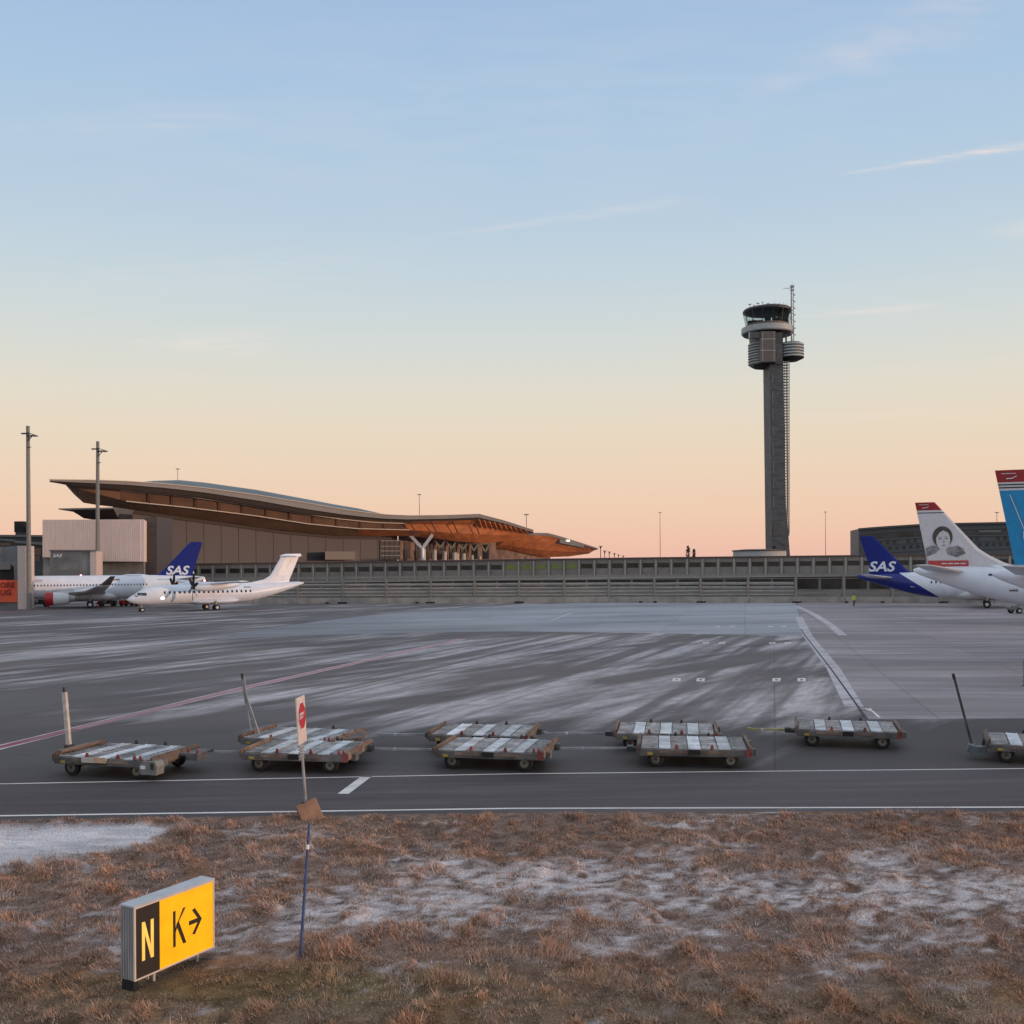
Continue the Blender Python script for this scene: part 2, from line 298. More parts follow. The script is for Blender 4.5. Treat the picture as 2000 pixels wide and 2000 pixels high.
def squares(y, xs, wpx, hpx):
    for x in xs:
        b = MB()
        a_, b_, c_, d_ = gp((x-wpx/2, y+hpx/2), (x+wpx/2, y+hpx/2), (x+wpx/2+1, y-hpx/2), (x-wpx/2+1, y-hpx/2))
        q = [a_, b_, c_, d_]; cc = sum(q, Vector())/4
        inn = [cc+(p-cc)*0.34 for p in q]
        vs = [(p.x, p.y, 0.011) for p in q+inn]
        b.add(vs, [(0, 1, 5, 4), (1, 2, 6, 5), (2, 3, 7, 6), (3, 0, 4, 7)]); struct(b.build('square_marking', M_line))
squares(1328, (1321, 1368, 1516, 1565), 16, 6.5)
squares(1256, (1378, 1410, 1508, 1538), 12, 2.6)
squares(1224, (1402, 1430, 1505, 1530), 9, 1.6)

# grass verge ---------------------------------------------------------
def vnoise(x, y, s, seed):
    r = np.random.default_rng(seed).random((256, 256)); X = x/s+1000; Y = y/s+1000
    xi = np.floor(X).astype(int); yi = np.floor(Y).astype(int); fx = X-xi; fy = Y-yi; fx = fx*fx*(3-2*fx); fy = fy*fy*(3-2*fy)
    g = lambda a, b: r[a % 256, b % 256]
    return (g(xi, yi)*(1-fx)+g(xi+1, yi)*fx)*(1-fy)+(g(xi, yi+1)*(1-fx)+g(xi+1, yi+1)*fx)*fy
def fbm(x, y, s, seed, o=4):
    t = 0; a = 0.5; n = 0
    for k in range(o): t = t+a*vnoise(x, y, s, seed+k); n += a; a *= 0.55; s /= 2.05
    return t/n
def sstep(a, b, x): t = np.clip((x-a)/(b-a), 0, 1); return t*t*(3-2*t)
def edge_y(x):   # far edge of the verge (metres) under the road shoulder
    px = np.array([p.x for p in rb]); py = np.array([p.y for p in rb]); return np.interp(x, px, py)
def px_of(x, y): return PX+FP*x/y, PY+FP*CH/y
def patch_mask(x, y):          # bare frosted patch on the far left of the verge
    u, v = px_of(x, y); n = fbm(x, y, 0.9, 5)-0.5
    lim = np.interp(u, [-900, 0, 120, 250, 330, 400], [1830, 1702, 1680, 1655, 1622, 1600])
    return sstep(-14, 14, lim-v+n*44)*sstep(1604, 1618, v+n*20)*sstep(430, 350, u+n*60)
def frost_field(x, y):
    n = fbm(x*0.5, y, 0.8, 21, 5)
    u, v = px_of(x, y)
    c1 = np.interp(u, [-500, 300, 700, 1100, 1500, 2000, 2600], [1800, 1790, 1760, 1720, 1745, 1760, 1770])
    band = np.exp(-((v-c1)/50)**2)*sstep(150, 900, u)
    low = 0.26*np.exp(-((v-1850)/60)**2)
    fine = fbm(x*0.7, y, 0.25, 27, 3); return np.clip((band*0.70+low*0.6+0.26+(n-0.5)*1.5+(fine-0.5)*0.9-0.12*sstep(1700, 1600, v)-0.22*sstep(1840, 1930, v)), 0, 1)
def height(x, y):
    sgm = 1-np.exp(-(((x+5.0)/1.3)**2+((y-16.1)/1.5)**2)**2); h = (fbm(x, y, 1.3, 41, 3)-0.5)*0.10+(fbm(x, y, 0.33, 51, 3)-0.45)*0.075*(1-patch_mask(x, y)*0.85)+0.11*sstep(0.56, 0.78, fbm(x, y, 0.55, 57, 2))*(1-patch_mask(x, y)*0.7); h = h*(0.15+0.85*sgm)-0.02*(1-sgm)
    e = sstep(0.0, 0.7, edge_y(x)-y); return 0.035+h*e*1.0+0.015*e-0.02*patch_mask(x, y)
gx = np.concatenate([np.linspace(-80, -22, 60), np.arange(-21.9, 22, 0.10), np.linspace(22.1, 80, 60)]); gy = np.concatenate([np.linspace(-25, 9, 30), np.arange(9.1, 12, 0.2), np.linspace(0, 1, 170)+12])
nxg, nyg = len(gx), len(gy)
XX, TT = np.meshgrid(gx, gy); EY = edge_y(XX)
YYg = np.where(TT > 12, 12+(EY-12)*(TT-12), TT)
PMg = patch_mask(XX, np.maximum(YYg, 3)); ZZ = height(XX, np.maximum(YYg, 3)); ZZ[-1, :] = 0.0055
vv = np.stack([XX.ravel(), YYg.ravel(), ZZ.ravel()], 1)
idx = np.arange(nxg*nyg).reshape(nyg, nxg)
ff = np.stack([idx[:-1, :-1].ravel(), idx[:-1, 1:].ravel(), idx[1:, 1:].ravel(), idx[1:, :-1].ravel()], 1)
def np_mesh(name, v, f, cols, m, k):
    me = bpy.data.meshes.new(name); me.vertices.add(len(v)); me.vertices.foreach_set('co', v.astype(np.float32).ravel())
    me.loops.add(f.size); me.loops.foreach_set('vertex_index', f.astype(np.int32).ravel())
    me.polygons.add(len(f)); me.polygons.foreach_set('loop_start', np.arange(0, f.size, k, dtype=np.int32)); me.update(calc_edges=True)
    a = me.color_attributes.new('tint', 'FLOAT_COLOR', 'POINT'); a.data.foreach_set('color', np.concatenate([cols, np.ones((len(v), 1))], 1).astype(np.float32).ravel())
    me.materials.append(m); o = bpy.data.objects.new(name, me); C.objects.link(o); return o
BR = np.array([0.45, 0.295, 0.232]); RU = np.array([0.65, 0.362, 0.232]); FR = np.array([0.74, 0.66, 0.65]); OL = np.array([0.33, 0.23, 0.085]); ST = np.array([0.68, 0.53, 0.43]); DK = np.array([0.11, 0.08, 0.065])
def ground_col(x, y, soft=1.0):
    u, v = px_of(x, y); fr = frost_field(x, y)[:, None]
    r = fbm(x, y, 0.9, 71)[:, None]; o = (np.exp(-((v-1925)/38)**2)*np.exp(-((u-520)/420)**2)+0.5*sstep(1890, 1990, v))[:, None]
    c = BR*(1-sstep(0.5, 0.72, r))+RU*0.75*sstep(0.5, 0.72, r); c = c*(1-np.clip(o, 0, 1)*0.75)+OL*np.clip(o, 0, 1)*0.75
    return c, fr
YYs = np.maximum(YYg, 3).ravel(); XXs = XX.ravel()
gc, gfr = ground_col(XXs, YYs); hi = (fbm(XXs, YYs, 0.22, 91, 3))[:, None]
hi2 = (fbm(XXs*0.5, YYs, 0.12, 95, 3))[:, None]; fm = np.clip(sstep(0.30, 0.9, gfr)*sstep(0.34, 0.62, hi*0.5+hi2*0.5), 0, 1)*0.85
gcol = gc*(0.12+0.72*hi)*(1-fm)+FR*0.95*fm
pm = PMg.ravel()[:, None]; pn = fbm(XXs*0.5, YYs*1.6, 0.5, 61)[:, None]
gcol = gcol*(1-pm)+(np.array([0.66, 0.61, 0.62])*(0.45+0.95*pn))*pm
mg_ = bpy.data.materials.new('verge_soil'); mg_.use_nodes = True; t = mg_.node_tree; b = t.nodes['Principled BSDF']; b.inputs['Roughness'].default_value = 0.95; b.inputs['Specular IOR Level'].default_value = 0.1
at = t.nodes.new('ShaderNodeAttribute'); at.attribute_name = 'tint'; nz = t.nodes.new('ShaderNodeTexNoise'); nz.inputs['Scale'].default_value = 28; nz.inputs['Detail'].default_value = 6
cc = t.nodes.new('ShaderNodeTexCoord'); t.links.new(cc.outputs['Object'], nz.inputs[0]); mr = t.nodes.new('ShaderNodeMapRange'); mr.inputs[1].default_value = 0.3; mr.inputs[2].default_value = 0.7; mr.inputs[3].default_value = 0.6; mr.inputs[4].default_value = 1.35; t.links.new(nz.outputs[0], mr.inputs[0])
vm = t.nodes.new('ShaderNodeVectorMath'); vm.operation = 'SCALE'; t.links.new(at.outputs['Color'], vm.inputs[0]); t.links.new(mr.outputs[0], vm.inputs['Scale']); t.links.new(vm.outputs[0], b.inputs['Base Color'])
bp = t.nodes.new('ShaderNodeBump'); bp.inputs['Strength'].default_value = 0.5; bp.inputs['Distance'].default_value = 0.02; t.links.new(nz.outputs[0], bp.inputs['Height']); t.links.new(bp.outputs[0], b.inputs['Normal'])
vo = np_mesh('verge_ground', vv, ff, gcol, mg_, 4); struct(vo); vo.data.polygons.foreach_set('use_smooth', np.ones(len(ff), bool))
# blades
NB = 760000
u_ = rng.random(NB); yb = 11.3*(25.6/11.3)**(u_**0.92); xb = (rng.random(NB)*2-1)*(0.5*yb+3.2)
tuft = fbm(xb, yb, 0.30, 101, 3); big = fbm(xb, yb, 1.1, 111, 2)
keep = (yb < edge_y(xb)-0.02-0.10*rng.random(NB)) & (rng.random(NB) < (0.42+1.3*sstep(0.38, 0.66, tuft))) & (rng.random(NB) > patch_mask(xb, yb)*0.985)
xb, yb, tuft, big = xb[keep], yb[keep], tuft[keep], big[keep]; nb = len(xb)
zb = height(xb, yb)
fr = frost_field(xb, yb)
ln = (0.035+0.11*sstep(0.42, 0.75, tuft)*(0.5+0.8*big))*(0.35+1.0*rng.random(nb)**1.6); ln *= 1-0.4*sstep(0.55, 0.9, fr); ln *= 1-0.6*np.exp(-(((xb+5.0)/1.2)**2+((yb-16.0)/1.4)**2)**2); hum = sstep(0.54, 0.74, fbm(xb, yb, 0.55, 57, 2)); ln *= 1+0.45*hum
ta = rng.random(nb)*2*math.pi; flow = fbm(xb, yb, 2.2, 131, 2)*6.0; az = np.where(rng.random(nb) < 0.6, flow+rng.normal(0, 0.6, nb), ta)
tilt = np.clip(rng.normal(0.95, 0.35, nb), 0.1, 1.5)
dxb = np.cos(az)*np.sin(tilt)*ln; dyb = np.sin(az)*np.sin(tilt)*ln; dzb = np.cos(tilt)*ln
wd = (0.0045+0.006*rng.random(nb))*(yb/15)**0.7; pa = rng.random(nb)*math.pi
wx, wy = np.cos(pa)*wd, np.sin(pa)*wd
v = np.empty((nb, 3, 3)); v[:, 0] = np.stack([xb-wx, yb-wy, zb-0.01], 1); v[:, 1] = np.stack([xb+wx, yb+wy, zb-0.01], 1); v[:, 2] = np.stack([xb+dxb, yb+dyb, zb+dzb], 1)
bc, bfr = ground_col(xb, yb)
rr = rng.random((nb, 1)); tint = bc*(0.7+0.9*rr); tint = np.where(rng.random((nb, 1)) < 0.30, ST*(0.6+0.6*rr), tint); tint = np.where(rng.random((nb, 1)) < 0.10, DK, tint)
tu = np.maximum(sstep(0.55, 0.75, tuft), hum*0.95)[:, None]; tint = tint*(1-0.45*tu)+RU*(0.6+0.6*rr)*0.45*tu
pf = np.clip(sstep(0.25, 0.85, bfr)*(1.0-0.72*tu), 0, 1)
isf = rng.random((nb, 1)) < pf; tint = np.where(isf, FR*(0.65+0.5*rr), tint*(1-0.22*pf)+FR*0.22*pf)
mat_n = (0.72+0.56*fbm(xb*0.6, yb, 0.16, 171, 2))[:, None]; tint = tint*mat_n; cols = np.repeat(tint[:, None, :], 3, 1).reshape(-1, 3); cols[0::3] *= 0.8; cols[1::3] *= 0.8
mgr = bpy.data.materials.new('dry_grass'); mgr.use_nodes = True; t = mgr.node_tree; b = t.nodes['Principled BSDF']; b.inputs['Roughness'].default_value = 0.9; b.inputs['Specular IOR Level'].default_value = 0.15
at = t.nodes.new('ShaderNodeAttribute'); at.attribute_name = 'tint'; t.links.new(at.outputs['Color'], b.inputs['Base Color'])
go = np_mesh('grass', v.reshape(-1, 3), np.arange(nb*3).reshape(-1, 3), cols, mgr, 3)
tag(go, 'frosted brown and rust winter grass covering the verge in front of the road', 'grass', kind='stuff')
#--PART2--
# ================================================================ control tower
M_tconc = mat('tower_panels', (0.072, 0.080, 0.088), 0.6, var=0.28, scale=0.35, stretch=(1, 1, 2.5))
M_tlight = mat('tower_light_panels', (0.40, 0.425, 0.42), 0.5, var=0.12, scale=1.5)
M_tmid = mat('tower_grey_panels', (0.14, 0.14, 0.14), 0.5, var=0.15, scale=0.6)
TY = 340.0
def tz(y, x=1510): return W(x, y, TY).z
def tx(x, y=900): return W(x, y, TY).x
tbase = Vector((tx(1518, 1085), TY+3, 0)); tower = empty('control_tower', tbase)
tag(tower, 'tall dark grey control tower with a flared glass cab and round side pod', 'control tower')
def ring(cx, cy, z, r, n=32): return [(cx+r*math.cos(2*math.pi*k/n), cy+r*math.sin(2*math.pi*k/n), z) for k in range(n)]
def disc(mb, cx, cy, prof, n=32, m=0, sm=None):
    mb.loft([ring(cx, cy, z, r, n) for r, z in prof], m, smats=sm)
# shaft (wider towards the foot on its right)
mb = MB()
def shring(y, xl, xr): z = tz(y); a, b = tx(xl+12.5, y), tx(xr, y); return [(a, TY, z), (b, TY, z), (b, TY+9, z), (a, TY+9, z)]
rows = [shring(1110, 1496.5, 1545)]
for k, y in enumerate(np.linspace(1085, 705, 20)): rows.append(shring(y, interp([(705, 1491), (1085, 1496)], y), interp([(705, 1530), (900, 1533.5), (985, 1535), (1020, 1538), (1085, 1543)], y)))
rows[0] = [(p[0], p[1], 0) for p in rows[0]]
mb.loft(rows)
for k in range(24): z = tz(1080)+k*2.62; mb.box((tx(1520.5, 900), TY-0.015, z), (tx(1532)-tx(1509), 0.03, 0.07), mat=1)
mb.build('shaft', [M_tconc, M_dark], tower, tbase)
for k in range(10):                                    # pale strip broken into panels up the face
    mb = MB()
    y0 = 730+k*34; h = 24 if k % 3 else 18; x = interp([(705, 1508), (1085, 1512)], y0)
    if y0 > 985: break
    pass
    mb.box((tx(x, y0), TY-0.06, (tz(y0)+tz(y0+h))/2), (0.42, 0.12, tz(y0)-tz(y0+h))); mb.build('light_strip', M_tmid, tower, tbase)
for y0, y1 in ((1026, 1048), (1066, 1084)): mb = MB(); mb.box((tx(1512, y0), TY-0.05, (tz(y0)+tz(y1))/2), (0.7, 0.10, tz(y0)-tz(y1))); mb.build('window', M_glass, tower, tbase)
# open stair / lattice along the right side
mb = MB(); xs0 = interp([(0, 0)], 0)
for y in np.arange(706, 1042, 5.6):
    a = interp([(705, 1530), (900, 1533.5), (985, 1535), (1042, 1539)], y); b_ = 1543; z = tz(y)
    mb.box(((tx(a, y)+tx(b_, y))/2, TY+1.6, z), (tx(b_, y)-tx(a, y), 2.0, 0.16))
    mb.box(((tx(a, y)+tx(b_, y))/2+0.2, TY+1.0, z-0.45), (0.10, 1.0, 0.65))
for x in (1536.5, 1543):
    mb.span((tx(x, 705), TY+0.7, tz(705)), (tx(x+ (2 if x < 1540 else 0), 1042), TY+0.7, tz(1042)), 0.16, 0.16)
    mb.span((tx(x, 705), TY+2.5, tz(705)), (tx(x+1, 1042), TY+2.5, tz(1042)), 0.16, 0.16)
mb.build('stair_frame', M_galv, tower, tbase)
cx, cy = tx(1499, 640)*(1+5.5/TY), TY+5.5
mb = MB(); rr_ = lambda px: px/FP*TY
disc(mb, cx, cy, [(rr_(49), tz(646)), (rr_(51), tz(644)), (rr_(51), tz(634)), (rr_(48), tz(633)), (rr_(43), tz(632))]); mb.build('gallery', M_tlight, tower, tbase, smooth=True)
mb = MB(); disc(mb, cx, cy, [(rr_(34), tz(648.5)), (rr_(48), tz(647.3))]); mb.build('gallery_soffit', M_dark, tower, tbase)
NP = 12
M_cab = bpy.data.materials.new('clear_cab_glass'); M_cab.use_nodes = True; t_ = M_cab.node_tree; pb_ = t_.nodes['Principled BSDF']; pb_.inputs['Base Color'].default_value = (0.02, 0.03, 0.035, 1); pb_.inputs['Roughness'].default_value = 0.06
tb_ = t_.nodes.new('ShaderNodeBsdfTransparent'); tb_.inputs[0].default_value = (0.86, 0.93, 0.94, 1); ms_ = t_.nodes.new('ShaderNodeMixShader'); ms_.inputs[0].default_value = 0.80; t_.links.new(pb_.outputs[0], ms_.inputs[1]); t_.links.new(tb_.outputs[0], ms_.inputs[2]); t_.links.new(ms_.outputs[0], t_.nodes['Material Output'].inputs[0])
mb = MB(); mb.loft([ring(cx, cy, z, r, 24) for r, z in ((rr_(42), tz(627)), (rr_(45.2), tz(611)))], caps=False); mb.build('cab_glass', M_cab, tower, tbase)
mb = MB(); mb.loft([ring(cx, cy, z, r, 24) for r, z in ((rr_(45.2), tz(611)), (rr_(47.5), tz(600)))], caps=False); mb.build('cab_upper_glass', M_cab, tower, tbase)
mb = MB(); disc(mb, cx, cy, [(rr_(41.5), tz(628.5)), (rr_(41.5), tz(628))], 24); mb.build('cab_floor', M_dark, tower, tbase)
mb = MB(); mb.box((cx+rr_(31), cy, (tz(628)+tz(600))/2), (rr_(14), rr_(30), tz(600)-tz(628))); mb.build('cab_core', M_dark, tower, tbase)
mb = MB(); rnd_ = random.Random(3)
for k in range(14):
    a = 2*math.pi*k/14; h = (1.0 if k % 3 else 0.5)+rnd_.random()*0.9; mb.box((cx+rr_(33)*math.cos(a), cy+rr_(33)*math.sin(a), tz(628)+h*0.42), (1.7, 1.7, h*0.84))
mb.build('cab_consoles', M_black, tower, tbase)
for k in range(14):
    mb = MB()
    a = 2*math.pi*(k+.5)/14; c_, s_ = math.cos(a), math.sin(a)
    mb.span((cx+rr_(41.4)*c_, cy+rr_(41.4)*s_, tz(630)), (cx+rr_(47.3)*c_, cy+rr_(47.3)*s_, tz(601)), 0.13, 0.13); mb.build('cab_mullion', M_dark, tower, tbase)
mb = MB(); disc(mb, cx, cy, [(rr_(41), tz(634)), (rr_(42.5), tz(629)), (rr_(42.5), tz(628)), (rr_(40), tz(628))], 24); mb.build('cab_sill', mat('tower_brown_band', (0.16, 0.12, 0.09), 0.5), tower, tbase)
mb = MB(); disc(mb, cx, cy, [(rr_(47.8), tz(602.5)), (rr_(48.3), tz(600)), (rr_(46), tz(597)), (rr_(36), tz(594.5))], 24); mb.build('cab_roof', M_dark, tower, tbase)
mb = MB(); disc(mb, cx+1, cy, [(rr_(34), tz(595)), (rr_(34), tz(593)), (rr_(33), tz(593))], 24)
for k in range(20):
    a = 2*math.pi*k/20; mb.cyl((cx+1+rr_(33)*math.cos(a), cy+rr_(33)*math.sin(a), tz(594)), (cx+1+rr_(33)*math.cos(a), cy+rr_(33)*math.sin(a), tz(589)), 0.05, n=5)
mb.build('roof_platform', M_galv, tower, tbase)
for k, (x, y, h) in enumerate(((1472, 586, 8), (1480, 588, 5), (1488, 584, 9), (1497, 582, 11), (1508, 585, 8), (1518, 589, 5), (1488, 591, 3), (1541, 590, 5))):
    mb = MB(); mb.cyl((tx(x, 590), cy, tz(y+h+2)), (tx(x, 590), cy, tz(y)), 0.08, n=5); mb.box((tx(x, 590), cy, tz(y)), (0.9 if k % 2 == 0 else 0.4, 0.3, 0.3)); mb.build('antenna', M_galv, tower, tbase)
# body below the gallery: louvred round drum with flat front panels
bcx, bcy = tx(1490, 680)*(1+4.5/TY), TY+4.5
mb = MB(); disc(mb, bcx+rr_(2), bcy, [(rr_(23), tz(712)), (rr_(28), tz(709)), (rr_(28), tz(664)), (rr_(29), tz(648))], 28); mb.build('drum', M_tmid, tower, tbase, smooth=True)
mb = MB()
for k in range(8):
    y = 668+k*5.4; disc(mb, bcx+rr_(2), bcy, [(rr_(28), tz(y+1.6)), (rr_(31), tz(y+1.0)), (rr_(31), tz(y-0.6)), (rr_(28), tz(y-1.2))], 28)
mb.build('louvre_rings', M_tlight, tower, tbase)
mb = MB(); mb.box((tx(1472, 655), TY-0.9, tz(656)), (rr_(20), 1.6, rr_(12))); mb.build('drum_window', M_glass, tower, tbase)
mb = MB(); mb.box((tx(1497, 680), TY-0.8, (tz(650)+tz(709))/2), (rr_(29), 3.2, tz(650)-tz(709)))
mb.build('front_panel', mat('tower_warm_grey', (0.12, 0.105, 0.095), 0.55, var=0.12, scale=0.5), tower, tbase)
mb = MB()
for y in (665, 687): mb.box((tx(1497, 680), TY-2.43, tz(y)), (rr_(29)+0.06, 0.06, 0.18))
for x in (1486, 1508): mb.box((tx(x, 680), TY-2.43, (tz(650)+tz(709))/2), (0.14, 0.05, tz(650)-tz(709)-0.3))
mb.build('panel_trim', M_tlight, tower, tbase)
mb = MB(); mb.box((tx(1519.5, 680), TY+1.6, (tz(650)+tz(712))/2), (rr_(15), 5, tz(650)-tz(712))); mb.build('core', M_tconc, tower, tbase)
mb = MB(); disc(mb, cx-rr_(6), cy-1, [(rr_(24), tz(713)), (rr_(29), tz(710)), (rr_(29), tz(708.5))], 28); mb.build('drum_base', M_black, tower, tbase)
# side pod
px_, py_ = tx(1545.5, 685)*(1+2.5/TY), TY+2.5
mb = MB(); disc(mb, px_, py_, [(rr_(15), tz(700)), (rr_(21), tz(696)), (rr_(21), tz(672)), (rr_(19), tz(667)), (rr_(12), tz(666))], 28); mb.build('side_pod', M_tmid, tower, tbase, smooth=True)
mb = MB()
for k in range(5):
    y = 671+k*5.8; disc(mb, px_, py_, [(rr_(21), tz(y+2.2)), (rr_(24.5), tz(y+1.6)), (rr_(24), tz(y-1.2)), (rr_(21), tz(y-2))], 28)
mb.build('pod_louvres', M_tlight, tower, tbase)
mb = MB(); disc(mb, px_, py_, [(rr_(12), tz(703)), (rr_(24), tz(697.5)), (rr_(24.4), tz(696))], 28); mb.build('pod_base', M_black, tower, tbase)
mb = MB()
for x in (1532, 1540): mb.span((tx(x, 660), TY+3, tz(646)), (tx(x, 660), TY+3, tz(672)), 0.7 if x < 1535 else 0.35, 0.5)
mb.build('service_pipe', M_tmid, tower, tbase)
# lattice mast
mx0 = tx(1549, 600)
mb = MB(); zb_, zt_ = tz(672), tz(556)
for ox, oy in ((-0.45, 0), (0.45, 0), (0, 0.8)): mb.span((mx0+ox, TY+1+oy, zb_), (mx0+ox*0.8, TY+1+oy, zt_), 0.2, 0.2)
nz_ = 18
for k in range(nz_):
    z0 = zb_+(zt_-zb_)*k/nz_; z1 = zb_+(zt_-zb_)*(k+1)/nz_; s_ = 1 if k % 2 else -1
    mb.span((mx0-0.45*s_, TY+1, z0), (mx0+0.45*s_, TY+1, z1), 0.09, 0.09); mb.span((mx0+0.45*s_, TY+1, z0), (mx0, TY+1.8, z1), 0.09, 0.09)
mb.span((mx0-2.9, TY+1, tz(561.5)), (mx0, TY+1, tz(561.5)), 0.13, 0.13); mb.cyl((mx0-1.5, TY+1, tz(561.5)), (mx0-1.5, TY+1, tz(563)), 0.07, n=5)
mb.box((mx0, TY+1, tz(558)), (1.2, 0.6, 0.7)); mb.box((mx0, TY+1, tz(565)), (1.1, 0.6, 0.5)); mb.cyl((mx0, TY+1.3, tz(556)), (mx0+0.3, TY+1.3, tz(548)), 0.05, n=5)
for k in range(7): mb.box((mx0+0.6, TY+0.8, tz(575+k*13)), (0.7, 0.3, 0.35))
mb.build('antenna_mast', M_galv, tower, tbase)
# low round annex at the foot
an = empty('tower_annex', (tx(1500, 1085), 322, 0)); tag(an, 'low round annex with a pale wall around the foot of the control tower', 'building')
def az_(y): return W(1500, y, 322).z
mb = MB(); disc(mb, W(1503, 1080, 322).x, 335, [(rr_(50), 0), (rr_(50), az_(1075.5))], 30); mb.build('wall', mat('annex_wall', (0.42, 0.42, 0.40), 0.7), an, an.location, smooth=True)
mb = MB(); disc(mb, W(1503, 1080, 322).x, 335, [(rr_(52), az_(1075.4)), (rr_(53), az_(1073.6)), (rr_(30), az_(1071.5))], 30); mb.build('roof', mat('annex_roof', (0.10, 0.09, 0.085), 0.7), an, an.location)

# ================================================================ pier terminal with wooden roof
M_wood = mat('roof_wood_sunlit', (0.48, 0.155, 0.05), 0.55, var=0.22, scale=0.25, stretch=(1, 1, 3))  # orange of the sunlit wood is put into the colour
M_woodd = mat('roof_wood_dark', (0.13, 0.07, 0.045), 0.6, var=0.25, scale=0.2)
M_woodshade = mat('roof_wood_shaded', (0.24, 0.14, 0.085), 0.6, var=0.15, scale=0.12)  # shaded copy of the roof wood, its shade put into the colour
M_fasc = mat('roof_fascia', (0.15, 0.145, 0.15), 0.5, metal=0.0, var=0.1, scale=0.2)
M_recess = mat('eave_recess', (0.045, 0.035, 0.032), 0.7, var=0.2)
M_dome = mat('roof_membrane', (0.12, 0.15, 0.155), 0.6, var=0.12, scale=0.1)
M_cladd = mat('brown_grey_cladding', (0.072, 0.062, 0.067), 0.6, var=0.06, scale=0.05)
M_ledge = mat('pale_ledge', (0.52, 0.46, 0.40), 0.5, var=0.05)
def Yp(x): return invlerp(x, 100, 225, 1040, 340)
def Yw(x): return invlerp(x, 100, 238, 1040, 355)
E = [(97, 936.5), (180, 937.5), (250, 940), (330, 945.5), (400, 953), (500, 966.5), (600, 982.5), (660, 993), (700, 999), (750, 1005), (800, 1007), (870, 1006.3), (935, 1004), (985, 1017), (1042, 1035.5)]
FA = [(97, 3), (180, 6), (250, 7), (400, 9), (600, 12), (750, 8), (850, 7), (935, 6.5), (1042, 4)]
KK = [(97, 941), (130, 947), (250, 956.5), (400, 971), (600, 1003), (700, 1013), (800, 1019), (935, 1015.5), (1000, 1029), (1042, 1040)]
UU = [(97, 941), (234, 957.5), (370, 970), (495, 988.5), (600, 1004.5), (666, 1014), (732, 1020.5), (792, 1022.5), (870, 1024), (935, 1024), (990, 1037), (1042, 1040.5)]
LL = [(97, 941), (246, 979), (370, 991.6), (495, 1007), (600, 1023), (660, 1029), (699, 1032.5), (799, 1035), (870, 1040), (948, 1044), (1000, 1045), (1042, 1041)]
TT_ = [(97, 941), (128, 947), (145, 966), (163, 982), (190, 986.5), (221, 990), (315, 1004), (433, 1019.6), (557, 1036.6), (660, 1046), (740, 1047), (800, 1047), (850, 1052), (900, 1058), (948, 1061), (997, 1057), (1022, 1051), (1030, 1044), (1042, 1041)]
tb = Vector((W(420, 1100, 240).x, 240, 0)); term = empty('pier_terminal', tb)
tag(term, 'long pier terminal under a sweeping roof with a wooden underside, behind the low grey block', 'terminal')
xs = sorted(set([97, 110, 120, 128, 136, 145, 154, 163, 175, 190, 205, 221, 234, 246]+list(range(260, 1040, 20))+[792, 799, 935, 948, 1022, 1030, 1042]))
def lay(x, y, dY, base=Yp): return W(x, y, base(x)+dY)
# roof slab
def slab(xs, E, FA, Y, back=46, fm=0):
    rows = []
    for x in xs:
        e = interp(E, x); f = e+interp(FA, x); a = W(x, e, Y(x)); b = W(x, f, Y(x))
        rows.append([a, b, W(x, e+2.6, Y(x)+back), W(x, e+1.6, Y(x)+back)])
    return rows
mb = MB(); rows = slab(xs, E, FA, Yp); mb.loft(rows, smats=lambda i, k: 1 if k in (2, 3) else (2 if k == 1 else 0))
mb.build('roof', [M_fasc, M_dome, M_recess], term, tb)
mb = MB()
for a, b in zip(xs, xs[1:]): mb.span(lay(a, interp(E, a)-0.3, -0.15), lay(b, interp(E, b)-0.3, -0.15), 0.3, 0.16)
mb.build('roof_edge_trim', M_ledge, term, tb)
# soffit
mb = MB(); rows = []
for x in xs:
    t_ = interp(TT_, x); k_ = min(interp(KK, x), t_); u = min(interp(UU, x), t_); l = min(interp(LL, x), t_); yb_ = 13*min(1, max(0.1, (x-97)/120))
    f_ = interp(E, x)+interp(FA, x)-0.4
    wd_ = 13 if x < 800 else 13-6*(x-800)/242
    rows.append([W(x, f_, Yp(x)+0.5), W(x, k_, Yp(x)+1.2), W(x, u, Yp(x)+4), W(x, u+0.6, Yp(x)+4.6), W(x, l, Yp(x)+5.6), W(x, t_, Yp(x)+wd_), W(x, t_-1.0, Yp(x)+wd_+8)])
def smt(i, k):  # left soffit takes the shaded wood copy, right the sunlit one
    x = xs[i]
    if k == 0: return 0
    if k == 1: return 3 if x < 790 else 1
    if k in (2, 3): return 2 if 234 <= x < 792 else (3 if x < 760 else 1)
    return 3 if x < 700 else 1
mb.loft(rows, closed=False, caps=False, smats=smt); so = mb.build('wooden_soffit', [M_recess, M_wood, M_woodd, M_woodshade], term, tb, recalc=False)
mb = MB()
for P, x0, x1 in ((UU, 234, 792), (LL, 246, 799)):
    xx = [x0]+[x for x in xs if x0 < x < x1]+[x1]
    for a, b in zip(xx, xx[1:]): mb.span(W(a, interp(P, a), Yp(a)+(3.6 if P is UU else 5.2)), W(b, interp(P, b), Yp(b)+(3.6 if P is UU else 5.2)), 0.5, 0.22)
mb.build('soffit_ledge', M_ledge, term, tb)
for x in range(290, 795, 46): mb = MB(); mb.span(W(x, interp(UU, x)+1.5, Yp(x)+4.2), W(x+3, interp(LL, x)-1, Yp(x)+5.0), 0.16, 0.3); mb.build('soffit_rib', M_woodd, term, tb)
